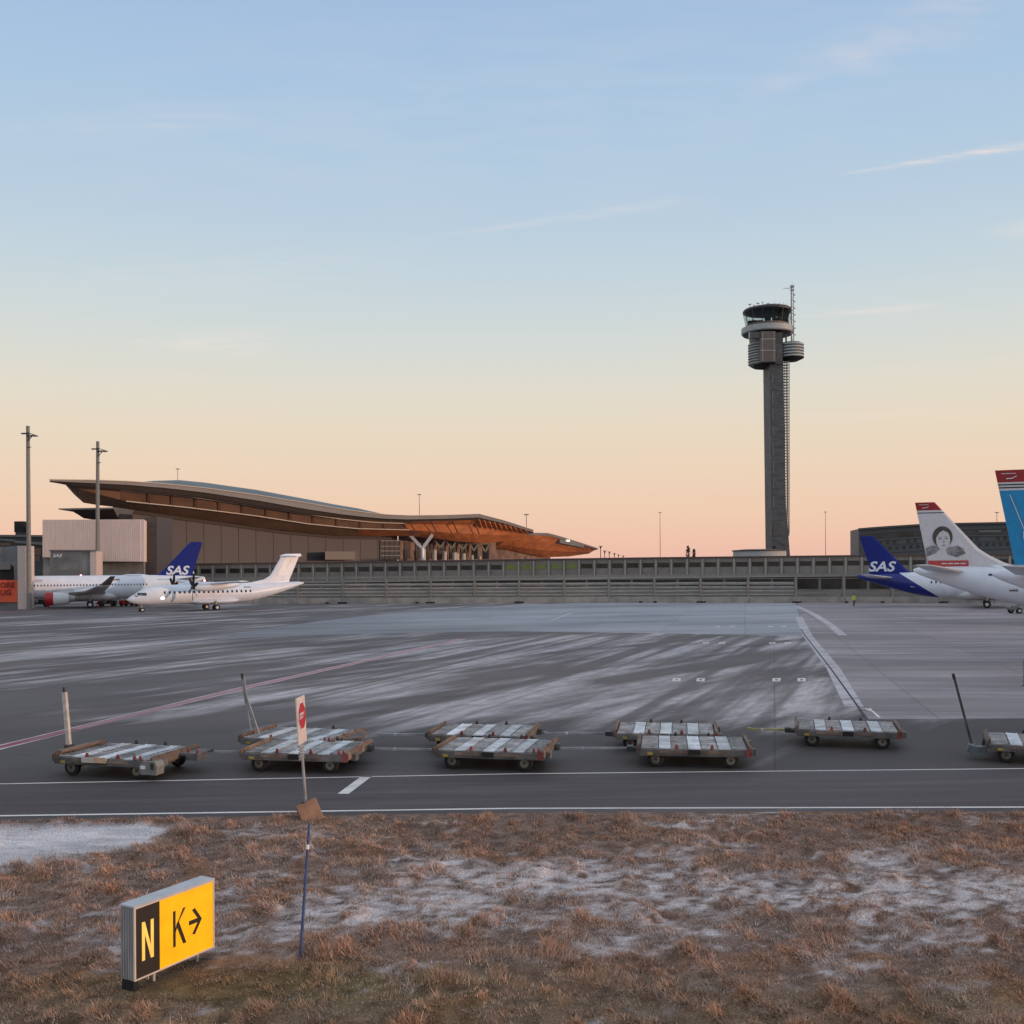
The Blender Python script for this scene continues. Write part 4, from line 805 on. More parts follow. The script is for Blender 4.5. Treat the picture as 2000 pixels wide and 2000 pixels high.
# two far conifers
for x, y0, hw, lb_ in ((1344, 1066, 5.0, 'taller dark conifer showing above the low grey block'), (1355.5, 1072, 3.4, 'shorter slim conifer to the right of the taller one above the low grey block')):
    Y = 420; top = W(x, y0, Y); g = Vector((top.x, Y, 0)); tr = empty('conifer_tree', g); tag(tr, lb_, 'tree', 'conifers behind the low block')
    mb = MB(); mb.cyl(g, (top.x, Y, top.z*0.8), 0.35, 0.1, n=8); mb.build('trunk', M_woodd, tr, g)
    mb = MB(); rnd = random.Random(int(x))
    for k in range(700):
        t_ = rnd.random()**0.8; z = 1.5+(top.z-1.5)*t_; r = (hw/FP*Y)*(1.0-t_)**0.55*1.0*math.sqrt(rnd.random())+0.1; a = rnd.random()*6.283
        p = Vector((top.x+r*math.cos(a), Y+r*math.sin(a), z)); q = Vector((rnd.uniform(-.4, .4), rnd.uniform(-.4, .4), rnd.uniform(-.35, .1))); s_ = Vector((rnd.uniform(-.25, .25), rnd.uniform(-.25, .25), rnd.uniform(-.2, .2)))
        mb.add([p, p+q+s_, p+q*1.5, p+q-s_], [(0, 1, 2, 3)])
    mb.build('crown', mat('conifer_needles', (0.035, 0.04, 0.028), 0.8, var=0.4), tr, g, recalc=False)
#--PART3--
# ================================================================ aircraft
def ring_yz(x, zc, ry, rz, n=24): return [(x, ry*math.cos(2*math.pi*k/n), zc+rz*math.sin(2*math.pi*k/n)) for k in range(n)]
def smooth_stations(st, n=6):
    out = []
    for i in range(len(st)-1):
        p0 = st[max(i-1, 0)]; p1 = st[i]; p2 = st[i+1]; p3 = st[min(i+2, len(st)-1)]
        for k in range(n):
            t = k/n
            row = [p1[0]+(p2[0]-p1[0])*t]
            for j in (1, 2, 3):
                m1 = (p2[j]-p0[j])/((p2[0]-p0[0]) or 1)*(p2[0]-p1[0]); m2 = (p3[j]-p1[j])/((p3[0]-p1[0]) or 1)*(p2[0]-p1[0])
                row.append((2*t**3-3*t**2+1)*p1[j]+(t**3-2*t**2+t)*m1+(-2*t**3+3*t**2)*p2[j]+(t**3-t**2)*m2)
            row[2] = max(row[2], 0.03); row[3] = max(row[3], 0.03); out.append(row)
    out.append(list(st[-1])); return out
def diag_paint(name, base, other, k, c):
    """two-colour livery split along a slanted line on the fuselage (object space)"""
    m = mat(name, base, 0.3, var=0.05, scale=0.8); t = m.node_tree; b = t.nodes['Principled BSDF']
    co = t.nodes.new('ShaderNodeTexCoord'); sp_ = t.nodes.new('ShaderNodeSeparateXYZ'); t.links.new(co.outputs['Object'], sp_.inputs[0])
    f = mth('LESS_THAN', mth('ADD', sp_.outputs[0], mth('MULTIPLY', sp_.outputs[2], k, tree=t), tree=t), c, tree=t)
    src = b.inputs['Base Color'].links[0].from_socket; mx = t.nodes.new('ShaderNodeMix'); mx.data_type = 'RGBA'; t.links.new(f, mx.inputs[0]); t.links.new(src, mx.inputs[6]); mx.inputs[7].default_value = other+(1,)
    t.links.new(mx.outputs[2], b.inputs['Base Color']); return m
def fus_y(st, x, z):
    for a, b in zip(st, st[1:]):
        if (a[0]-x)*(b[0]-x) <= 0:
            t = (x-a[0])/((b[0]-a[0]) or 1); zc, ry, rz = (a[j]+(b[j]-a[j])*t for j in (1, 2, 3)); q = max(0, 1-((z-zc)/rz)**2); return ry*math.sqrt(q)
    return 0
def patch(par, st, x, z, w, h, m, name, side, off=0.015, th=0.03):
    y0 = fus_y(st, x, z-h/2); y1 = fus_y(st, x, z+h/2); ya = fus_y(st, x-w/2, z); yb_ = fus_y(st, x+w/2, z); dm = (yb_-ya)/2
    mb = MB(); P = []
    for (sx, sz) in ((-1, -1), (1, -1), (1, 1), (-1, 1)): P.append((x+sx*w/2, side*((y0 if sz < 0 else y1)+sx*dm+off), z+sz*h/2))
    mb.prism(P, (0, -side*th, 0)); return mb.build(name, m, par)
def airfoil(le, te, th, zoff=0.0):
    """section between le and te (x,y,z) of thickness th along +z, or along y for fins"""
    le, te = Vector(le), Vector(te); return le, te, th
def wing_part(par, secs, m, name, axis='z', smats=None):
    rows = []
    for le, te, th in secs:
        le, te = Vector(le), Vector(te); d = te-le; up = Vector((0, 0, 1)) if axis == 'z' else Vector((0, 1, 0))
        prof = ((0, 0), (0.08, 0.42), (0.3, 0.5), (0.65, 0.32), (1, 0.03), (1, -0.03), (0.65, -0.32), (0.3, -0.5), (0.08, -0.42))
        rows.append([le+d*a+up*(b*th) for a, b in prof])
    mb = MB(); mb.loft(rows, smats=smats); return mb.build(name, m, par, smooth=False)
def fin_y(secs, z, thick=0.5):
    for a, b in zip(secs, secs[1:]):
        if a[0][2] <= z <= b[0][2]: t = (z-a[0][2])/(b[0][2]-a[0][2]); return (a[2]+(b[2]-a[2])*t)*thick
    return 0.1
def gear(par, x, y, r, w, axle_z, top_z, name='landing_gear', twin=True):
    mb = MB(); mb.cyl((x, y, axle_z), (x, y, top_z), 0.13, n=8); mb.cyl((x, y-0.4, axle_z), (x, y+0.4, axle_z), 0.07, n=8); g = mb.build(name, M_galv, par)
    for s in ((-1, 1) if twin else (0,)):
        mb = MB(); yy_ = y+s*0.36; mb.loft([[(x+rr*math.cos(2*math.pi*k/18), yq, axle_z+rr*math.sin(2*math.pi*k/18)) for k in range(18)] for yq, rr in ((yy_-w/2, r*0.8), (yy_-w/2*0.8, r), (yy_+w/2*0.8, r), (yy_+w/2, r*0.8))]); t = mb.build('tyre', M_black, g)
        mb = MB(); mb.cyl((x, yy_-w/2-0.01, axle_z), (x, yy_+w/2+0.01, axle_z), r*0.5, n=12); mb.build('wheel_hub', M_whiteg, g)
def engine(par, x, y, z, L, r, m1, m2, side=1, cone=True):
    mb = MB(); prof = [(L*0.5-0.02, r*0.80), (L*0.5, r*0.9), (L*0.42, r*0.99), (L*0.2, r), (-L*0.1, r*0.95), (-L*0.35, r*0.78), (-L*0.40, r*0.55), (-L*0.58, r*0.42), (-L*0.60, r*0.2)]
    mb.loft([[(x+px, y+rr*math.cos(2*math.pi*k/22), z+rr*math.sin(2*math.pi*k/22)) for k in range(22)] for px, rr in prof], smats=lambda i, k: 0 if i < 3 else (1 if i < 5 else 2)); e = mb.build('engine', [m1, m2, M_galv], par, smooth=True)
    mb = MB(); mb.cyl((x+L*0.5-0.03, y, z), (x+L*0.5+0.01, y, z), r*0.78, n=22); mb.build('intake', m1 if cone else M_black, e)
    mb = MB(); mb.span((x+L*0.1, y, z+r*0.7), (x-L*0.55, y, z+r+0.35), 0.3, 0.6); mb.build('pylon', M_whiteg, e)
def windows(par, st, x0, x1, n, z, w, h, sides=(1, -1), m=None, skip=()):
    for s in sides:
        for k in range(n):
            if k in skip: continue
            patch(par, st, x0+(x1-x0)*k/(n-1), z, w, h, m or M_glass, 'window', s)
def rudder_line(par, secs, frac, z0, z1, m, side):
    pts = []
    for z in (z0, z1):
        for a, b in zip(secs, secs[1:]):
            if a[0][2] <= z <= b[0][2]:
                t = (z-a[0][2])/(b[0][2]-a[0][2]); le = Vector(a[0]).lerp(Vector(b[0]), t); te = Vector(a[1]).lerp(Vector(b[1]), t); p = le.lerp(te, frac); th = a[2]+(b[2]-a[2])*t; p.y = side*(th*0.31); pts.append(p)
    mb = MB(); mb.span(pts[0], pts[1], 0.03, 0.05, up=(1, 0, 0)); mb.build('rudder_joint', m, par)
def place(o, local, world, yaw, sc=1.0):
    o.rotation_euler = (0, 0, yaw); o.scale = (sc,)*3
    v = Matrix.Rotation(yaw, 3, 'Z') @ (Vector(local)*sc); o.location = (world.x-v.x, world.y-v.y, 0)
ST_320 = smooth_stations([(17.7, 2.95, 0.06, 0.06), (17.3, 3.0, 0.55, 0.5), (16.4, 3.15, 1.05, 1.0), (14.8, 3.4, 1.6, 1.6), (12.6, 3.55, 1.93, 2.0), (10, 3.6, 1.98, 2.07), (0, 3.6, 1.98, 2.07), (-7.5, 3.6, 1.98, 2.07), (-11.0, 3.85, 1.75, 1.8), (-14.5, 4.3, 1.2, 1.3), (-17.8, 4.75, 0.62, 0.7), (-19.6, 4.95, 0.28, 0.32), (-19.9, 4.98, 0.12, 0.14)])
ST_738 = smooth_stations([(20, 2.9, 0.06, 0.06), (19.5, 3.0, 0.6, 0.55), (18.4, 3.2, 1.15, 1.15), (16.8, 3.4, 1.6, 1.7), (14.5, 3.5, 1.88, 2.0), (10, 3.5, 1.88, 2.0), (0, 3.5, 1.88, 2.0), (-6.0, 3.5, 1.88, 2.0), (-10, 3.9, 1.66, 1.75), (-13.5, 4.5, 1.18, 1.35), (-16.5, 5.05, 0.66, 0.8), (-18.3, 5.35, 0.30, 0.36), (-18.8, 5.4, 0.10, 0.12)])
def fus(par, st, m, name='fuselage'):
    mb = MB(); mb.loft([ring_yz(*s) for s in st]); return mb.build(name, m, par, smooth=True)
# ---- A: blue-finned narrow jet on the left
def narrow_jet(name, label, cat, kind):
    a = empty(name); tag(a, label, cat, 'parked jets with blue fins')
    fm = M_white if kind == 'left' else diag_paint('white_blue_livery', (0.74, 0.78, 0.86), (0.010, 0.022, 0.20), 1.55, -4.6)
    fus(a, ST_320, fm)
    fs = [((-10.6, 0, 5.35), (-18.2, 0, 5.2), 0.55), ((-12.0, 0, 6.0), (-17.7, 0, 6.0), 0.5), ((-14.6, 0, 8.8), (-18.6, 0, 8.8), 0.34), ((-17.0, 0, 11.4), (-19.4, 0, 11.4), 0.2), ((-17.5, 0, 11.76), (-19.3, 0, 11.76), 0.14)]
    f = wing_part(a, fs, M_blue, 'fin', 'y')
    for s in (1, -1):
        rudder_line(f, fs, 0.66, 6.3, 11.3, M_navy, s)
        yq = s*0.27
        if s == 1: text('SAS', 2.2, M_white, f, (-12.9, yq, 5.75 if kind == 'left' else 5.75), R90b, bold=0.06, shear=0.25, xs=1.12, ext=0.03, name='lettering')
        else: text('SAS', 2.3, M_white, f, (-18.1, yq, 5.85), R90, bold=0.06, shear=0.25, xs=1.12, ext=0.03, name='lettering')
    for s in (1, -1):
        wing_part(a, [((-14.0, s*0.9, 4.75), (-17.9, s*0.9, 4.75), 0.4), ((-17.2, s*6.1, 5.3), (-18.8, s*6.1, 5.3), 0.14)], M_whiteg, 'tailplane')
        tip = 11.5 if kind == 'left' else 16.5
        w_ = wing_part(a, [((4.5, s*1.7, 2.6), (-2.6, s*1.7, 2.5), 0.85), ((1.0, s*6.4, 3.0), (-2.4, s*6.4, 3.0), 0.5), ((-3.2 if kind != 'left' else -1.2, s*tip, 4.0), (-4.9 if kind != 'left' else -3.2, s*tip, 4.05), 0.2)], M_whiteg, 'wing')
        wing_part(w_, [((-3.4 if kind != 'left' else -1.4, s*tip, 4.0), (-4.9 if kind != 'left' else -3.2, s*tip, 4.05), 0.16), ((-5.2 if kind != 'left' else -3.2, s*(tip+0.5), 5.6), (-5.9 if kind != 'left' else -4.0, s*(tip+0.5), 5.6), 0.1)], M_dark if kind == 'left' else M_whiteg, 'winglet', 'y')
        engine(a, 5.0, s*5.75, 1.75, 4.4, 1.15, M_red if kind == 'left' else M_blue, M_whiteg, s)
        gear(a, 0, s*3.8, 0.58, 0.42, 0.58, 2.6)
    gear(a, 12.6, 0, 0.38, 0.25, 0.38, 2.2)
    mb = MB(); mb.loft([ring_yz(x, z, ry, rz, 16) for x, z, ry, rz in ((7.5, 2.0, 0.2, 0.2), (5, 2.0, 2.0, 0.9), (-3, 2.0, 2.1, 0.95), (-5.6, 2.1, 0.5, 0.4), (-6.2, 2.2, 0.1, 0.1))]); mb.build('belly_fairing', M_whiteg, a, smooth=True)
    if kind == 'left':
        windows(a, ST_320, -9.5, 13.2, 44, 4.0, 0.22, 0.32, m=mat('window_tint', (0.12, 0.08, 0.09), 0.3))
        for s in (1, -1):
            patch(a, ST_320, -11.9, 3.9, 0.9, 1.9, M_glass if s == 1 else M_whiteg, 'rear_door', s); patch(a, ST_320, 14.0, 3.7, 0.85, 1.8, M_whiteg, 'front_door', s)
            me = text(' S A S ', 0.7, M_dark, a, (-3.0, s*1.55, 4.95), R90b if s == 1 else R90, bold=0.0, xs=0.9) if False else None
            patch(a, ST_320, -4.2, 4.9, 1.5, 0.3, mat('registration_grey', (0.3, 0.2, 0.22)), 'registration', s)
            patch(a, ST_320, 10.5, 4.9, 5.5, 0.45, mat('faint_title', (0.52, 0.52, 0.62)), 'title', s)
        mb = MB(); mb.loft([[(x, r*math.cos(2*math.pi*k/14), 5.6+0.35*r*math.sin(2*math.pi*k/14)) for k in range(14)] for x, r in ((-5.2, 0.1), (-6.2, 0.7), (-8.6, 0.75), (-10.2, 0.1))]); mb.build('antenna_dome', M_white, a, smooth=True)
    else:
        windows(a, ST_320, -8.2, 12, 30, 4.05, 0.24, 0.34, m=M_dark)
        for s in (1, -1): patch(a, ST_320, -11.0, 4.1, 0.8, 1.7, M_whiteg, 'rear_door', s, off=0.012)
        mb = MB(); mb.box((-4.5, 0, 5.68), (6.0, 0.5, 0.14)); mb.build('dorsal_antenna', M_dark, a)
    mb = MB(); mb.cyl((1.5, 0, 5.6), (1.5, 0, 5.85), 0.14, n=8); mb.build('beacon', mat('red_beacon', (0.8, 0.1, 0.1), emit=5 if kind == 'left' else 0, ecol=(1, 0.25, 0.3)), a)
    return a
A1 = narrow_jet('parked_airliner', 'white jet with blue fin and red engine covers, behind the propeller plane', 'airplane', 'left')
place(A1, (-19.3, 0, 11.76), W(393.5, 1055, 172), math.pi+math.radians(22), 0.88)
A2 = narrow_jet('parked_airliner', 'white jet with blue tail and rear body, left of the portrait-finned jet', 'airplane', 'right')
place(A2, (-19.3, 0, 11.76), W(1681, 1050, 152), math.radians(-24), 0.86)
# ---- B: 737-like jets on the right
M_dred = mat('dark_red_paint', (0.33, 0.008, 0.015), 0.35, var=0.08); M_pinkw = mat('white_fin_paint', (0.66, 0.64, 0.66), 0.4, var=0.05)
M_face = mat('portrait_pale', (0.62, 0.60, 0.60), 0.5, var=0.03); M_hair = mat('portrait_hair', (0.085, 0.06, 0.055), 0.6, var=0.3, scale=4); M_sh = mat('portrait_grey', (0.24, 0.225, 0.225), 0.6, var=0.4, scale=2.5); M_skt = mat('portrait_line', (0.30, 0.26, 0.26), 0.6)
def boeing(label, kind):
    a = empty('parked_airliner'); tag(a, label, 'airplane', 'red-tipped parked jets')
    fus(a, ST_738, M_white)
    def at(z): 
        le = interp([(5.6, -8.6), (6.2, -10.2), (6.9, -11.5), (7.6, -12.5), (12.5, -16.7)], z); te = interp([(5.0, -17.2), (12.5, -18.6)], z); return le, te
    zs = [5.0, 5.6, 6.2, 6.9, 7.6, 8.5, 9.6]+[11.10, 11.24, 11.34, 11.44, 11.54, 11.66]+[12.1, 12.5]
    fs = []
    for z in zs:
        le, te = at(max(5.6, z)) if z >= 5.6 else (-9.6, -17.1); fs.append(((le, 0, z), (te, 0, z), 0.12+0.42*(12.5-z)/7.0))
    mats = [M_pinkw if kind == 'portrait' else M_cyan, M_dred, M_dark, M_pinkw]
    nz = len(zs)
    def sm(i, k):
        z = (zs[i]+zs[i+1])/2
        if z > 11.66: return 1
        if z < 11.10: return 0
        if kind == 'portrait': return 2 if 11.34 < z < 11.44 else 3
        return 2 if (11.24 < z < 11.34 or 11.44 < z < 11.54) else 3
    f = wing_part(a, fs, mats, 'fin', 'y', smats=sm)
    for s in (1, -1):
        if kind != 'portrait': rudder_line(f, fs, 0.80, 6.4, 10.8, M_pinkw, s)
        me = MB(); z0 = 11.9; x0 = -17.9
        me.span((x0, s*0.10, z0), (x0+0.35, s*0.10, z0+0.02), 0.03, 0.06); me.span((x0+0.35, s*0.10, z0+0.02), (x0+0.65, s*0.10, z0+0.16), 0.03, 0.05); me.build('tip_mark', M_white, f)
        me = MB(); me.span((-18.2, s*0.075, 12.25), (-17.3, s*0.075, 12.25), 0.03, 0.05); me.build('tip_title', M_pinkw, f)
        if kind == 'portrait':
            def sh(name, pts, m, lift):
                mb = MB(); Y_ = s*(0.30+lift) ; P = [(max(x, at(z)[1]+0.12), s*(fin_y(fs, z, 0.5)+0.02+lift), z) for x, z in [(-16.0+(x+14.9)*1.12, 8.6+(z-8.6)*1.06) for x, z in pts]]; mb.prism(P, (0, -s*0.05, 0)); return mb.build(name, m, f, recalc=True)
            cx_ = -14.55; cz_ = 8.35
            ell = lambda cx, cz, rx, rz, a0=0, a1=360, n=22: [(cx+rx*math.cos(math.radians(a0+(a1-a0)*k/n)), cz+rz*math.sin(math.radians(a0+(a1-a0)*k/n))) for k in range(n if a1-a0 == 360 else n+1)]
            cx_ = -14.9; pf = sh('portrait_drape', [(-16.75, 7.25), (-16.4, 7.75), (-15.8, 8.0), (-15.2, 7.9), (-14.3, 7.8), (-13.6, 8.0), (-13.1, 7.7), (-12.9, 7.2), (-13.5, 6.95), (-14.4, 6.6), (-15.6, 6.75), (-16.4, 6.9)], M_sh, 0)
            sh('portrait_bust', [(-16.6, 6.55), (-16.2, 6.95), (-15.4, 7.25), (-15.15, 7.6), (-14.6, 7.6), (-14.4, 7.1), (-13.6, 6.8), (-13.1, 6.5), (-13.4, 6.35), (-16.4, 6.35)], M_face, 0.01)
            sh('portrait_hair', ell(cx_+0.05, 8.85, 0.86, 1.05), M_hair, 0.02)
            sh('portrait_face', ell(cx_+0.1, 8.55, 0.60, 1.0), M_face, 0.03)
            sh('portrait_hair', [(cx_-0.55, 9.3), (cx_-0.1, 9.62), (cx_+0.3, 9.62), (cx_+0.72, 9.2), (cx_+0.3, 9.38), (cx_+0.12, 9.5), (cx_-0.2, 9.3), (cx_-0.5, 8.8)], M_hair, 0.04)
            for ex in (-0.17, 0.36): sh('portrait_eye', ell(cx_+ex, 8.68, 0.13, 0.05, n=10), M_hair, 0.045); sh('portrait_brow', [(cx_+ex-0.18, 8.83), (cx_+ex+0.17, 8.83), (cx_+ex+0.17, 8.88), (cx_+ex-0.18, 8.88)], M_skt, 0.045)
            sh('portrait_nose', [(cx_+0.10, 8.25), (cx_+0.22, 8.25), (cx_+0.16, 8.62)], M_skt, 0.045); sh('portrait_mouth', ell(cx_+0.15, 8.02, 0.17, 0.05, n=10), M_skt, 0.045)
            mb = MB(); P = [(-17.35, s*0.33, 5.78), (-13.5, s*0.33, 5.78), (-13.5, s*0.31, 6.42), (-17.35, s*0.31, 6.42)]; mb.prism(P, (0, -s*0.08, 0)); bd = mb.build('red_band', mat('red_band', (0.48, 0.05, 0.05), 0.4), f)
            for q, x in enumerate((-15.8, -15.2, -14.6, -14.0)): mb = MB(); mb.box((x, s*0.345, 6.10), (0.5, 0.02, 0.12)); mb.build('band_title', M_pinkw, bd)
            for q, x in enumerate((-16.6, -15.9, -15.2)): mb = MB(); mb.box((x, s*0.335, 5.73), (0.4, 0.03, 0.12)); mb.build('band_scallop', M_red, bd)
        else:
            if s == -1:
                text('UNICEF', 1.0, M_white, f, (-16.9, s*0.24, 7.6), R90, bold=0.03, ext=0.04, xs=0.85); text('for', 0.8, M_pinkw, f, (-16.85, s*0.26, 6.85), R90, ext=0.04, xs=0.95)
            else: text('UNICEF', 1.35, M_white, f, (-12.4, s*0.30, 7.5), R90b, bold=0.03, ext=0.04, xs=0.8)
    for s in (1, -1):
        wing_part(a, [((-13.9, s*0.7, 5.3), (-17.4, s*0.7, 5.35), 0.40), ((-17.0, s*7.1, 5.95), (-18.6, s*7.1, 5.98), 0.14)], [M_whiteg], 'tailplane')
        w_ = wing_part(a, [((5.5, s*1.7, 2.5), (-2.0, s*1.7, 2.4), 0.85), ((1.0, s*6.4, 3.0), (-2.2, s*6.4, 3.0), 0.5), ((-5.0, s*17, 4.2), (-6.6, s*17, 4.2), 0.2)], M_whiteg, 'wing')
        engine(a, 5.0, s*4.9, 1.6, 4.0, 0.95, M_whiteg, M_whiteg, s, cone=False)
        gear(a, 0, s*2.9, 0.55, 0.4, 0.55, 2.6)
        patch(a, ST_738, -9.4, 4.3, 0.75, 1.55, M_whiteg, 'rear_door', s, off=0.012); 
        for q in range(4): patch(a, ST_738, -9.4+(-0.38 if q == 0 else 0.38 if q == 1 else 0), 4.3+(0.78 if q == 2 else -0.78 if q == 3 else 0), 0.05 if q < 2 else 0.78, 1.55 if q < 2 else 0.05, M_galv, 'door_seam', s, off=0.02)
        patch(a, ST_738, -9.4, 3.35, 0.8, 0.12, M_dark, 'door_step', s, off=0.02); patch(a, ST_738, -11.2, 4.95, 0.95, 0.22, M_dark, 'registration', s, off=0.016); patch(a, ST_738, -4.9, 3.35, 2.6, 0.06, M_galv, 'panel_seam', s, off=0.016); patch(a, ST_738, -5.0, 4.95, 2.6, 0.08, M_galv, 'panel_seam', s, off=0.016)
    windows(a, ST_738, -6.3, 14, 34, 4.25, 0.24, 0.36, m=M_dark)
    gear(a, 15.6, 0, 0.34, 0.25, 0.34, 2.0)
    return a
B1 = boeing('white jet with a grey portrait of a woman on its red-tipped fin', 'portrait')
place(B1, (-18.6, 0, 12.5), W(1787, 983, 110), math.radians(-22))
B2 = boeing('jet at the right edge with a cyan fin under a red tip', 'cyan')
place(B2, (-18.6, 0, 12.5), W(1943, 920, 72), math.radians(-22))
# ---- C: twin propeller plane taxiing
ST_ATR = smooth_stations([(12.2, 1.75, 0.06, 0.06), (11.8, 1.78, 0.42, 0.38), (11.0, 1.9, 0.8, 0.75), (9.8, 2.15, 1.15, 1.15), (8.2, 2.35, 1.40, 1.38), (6.5, 2.4, 1.43, 1.40), (0, 2.4, 1.43, 1.40), (-5.0, 2.42, 1.43, 1.38), (-8.5, 2.75, 1.2, 1.1), (-11.5, 3.2, 0.8, 0.72), (-13.8, 3.6, 0.42, 0.38), (-15.0, 3.78, 0.1, 0.1)])
P = empty('propeller_plane'); tag(P, 'all-white twin propeller plane with a high T-tail taxiing left across the apron', 'airplane')
fus(P, ST_ATR, M_white)
fs = [((-2.6, 0, 3.72), (-12.6, 0, 3.4), 0.5), ((-6.2, 0, 3.98), (-12.5, 0, 3.9), 0.46), ((-8.4, 0, 4.4), (-12.6, 0, 4.4), 0.42), ((-9.4, 0, 5.0), (-12.9, 0, 5.0), 0.4), ((-11.1, 0, 7.7), (-14.1, 0, 7.7), 0.3), ((-11.0, 0, 8.05), (-14.6, 0, 8.1), 0.3), ((-11.8, 0, 8.3), (-14.5, 0, 8.35), 0.15)]
fin = wing_part(P, fs, M_white, 'fin', 'y')
for s in (1, -1): rudder_line(fin, fs, 0.62, 4.6, 7.5, mat('rust_stain', (0.5, 0.38, 0.33)), s)
for s in (1, -1):
    wing_part(P, [((-11.4, s*0.1, 7.95), (-14.0, s*0.1, 7.95), 0.24), ((-12.5, s*2.4, 7.95), (-13.8, s*2.4, 7.95), 0.12)], M_white, 'tailplane')
    w_ = wing_part(P, [((1.7, s*0.1, 3.95), (-0.9, s*0.1, 3.9), 0.42), ((1.7, s*4.9, 3.98), (-0.9, s*4.9, 3.95), 0.40), ((1.2, s*13.4, 4.35), (-0.35, s*13.4, 4.35), 0.2)], M_white, 'wing')
    mb = MB(); mb.loft([[(x, s*4.05+r*math.cos(2*math.pi*k/16), z+h*math.sin(2*math.pi*k/16)) for k in range(16)] for x, r, h, z in ((3.95, 0.3, 0.32, 3.45), (3.5, 0.42, 0.48, 3.45), (2.2, 0.5, 0.62, 3.48), (0, 0.5, 0.6, 3.55), (-2.0, 0.36, 0.36, 3.7), (-3.0, 0.1, 0.1, 3.8))]); e = mb.build('engine', M_white, P, smooth=True)
    mb = MB(); mb.loft([[(x, s*4.05+r*math.cos(2*math.pi*k/12), 3.45+r*math.sin(2*math.pi*k/12)) for k in range(12)] for x, r in ((3.95, 0.28), (4.3, 0.22), (4.55, 0.03))]); hub = mb.build('propeller_hub', M_dark, e, smooth=True)
    for k in range(6):
        a_ = 2*math.pi*k/6+0.35; d = Vector((0, math.cos(a_), math.sin(a_))); t_ = Vector((0.5, -math.sin(a_), math.cos(a_))).normalized(); c0 = Vector((4.15, s*4.05, 3.45))
        mb = MB(); rows = []
        for r, w_b in ((0.2, 0.10), (0.7, 0.2), (1.3, 0.22), (1.85, 0.16), (1.96, 0.06)):
            c = c0+d*r; n_ = d.cross(t_).normalized()*0.025; rows.append([c+t_*w_b+n_, c-t_*w_b+n_, c-t_*w_b-n_, c+t_*w_b-n_])
        mb.loft(rows); mb.build('propeller_blade', M_black, e)
    gear(P, 0, s*2.05, 0.42, 0.26, 0.42, 1.4)
mb = MB(); mb.loft([ring_yz(x, z, ry, rz, 16) for x, z, ry, rz in ((3.8, 1.25, 0.1, 0.1), (2.4, 1.25, 1.9, 0.42), (-2.2, 1.25, 2.0, 0.45), (-3.8, 1.35, 1.2, 0.3), (-4.6, 1.4, 0.1, 0.1))]); mb.build('gear_fairing', M_white, P, smooth=True)
gear(P, 10.77-0.6, 0, 0.3, 0.2, 0.3, 1.5)
windows(P, ST_ATR, -5.6, 7.3, 19, 2.72, 0.28, 0.36, m=M_glass)
for s in (1, -1):
    patch(P, ST_ATR, 10.35, 2.55, 1.1, 0.38, M_glass, 'cockpit_window', s, off=0.03); patch(P, ST_ATR, 11.1, 2.35, 0.35, 0.3, M_glass, 'cockpit_window', s, off=0.03)
    patch(P, ST_ATR, -6.9, 2.5, 0.75, 1.6, M_whiteg, 'rear_door', s, off=0.01)
    patch(P, ST_ATR, -5.2, 3.3, 1.1, 0.2, mat('grey_registration', (0.35, 0.36, 0.38)), 'registration', s, off=0.02)
M_lit = mat('landing_light', (1, 1, 1), emit=4, ecol=(1, 0.97, 0.9))
mb = MB(); q = Vector((7.6, fus_y(ST_ATR, 7.6, 1.95)+0.03, 1.95)); mb.loft([[(q.x+r*math.cos(2*math.pi*k/14), q.y+dd, q.z+0.75*r*math.sin(2*math.pi*k/14)) for k in range(14)] for r, dd in ((0.26, -0.05), (0.26, 0.0), (0.1, 0.04))]); mb.build('landing_light', M_lit, P)
mb = MB(); mb.cyl((2.3, 3.6, 4.3), (2.3, 3.6, 4.5), 0.11, n=8); mb.build('beacon', mat('red_light', (0.9, 0.1, 0.1), emit=9, ecol=(1, 0.3, 0.3)), P)
place(P, (0, 0, 0), G(412, 1191), math.pi+math.radians(37), 0.98)

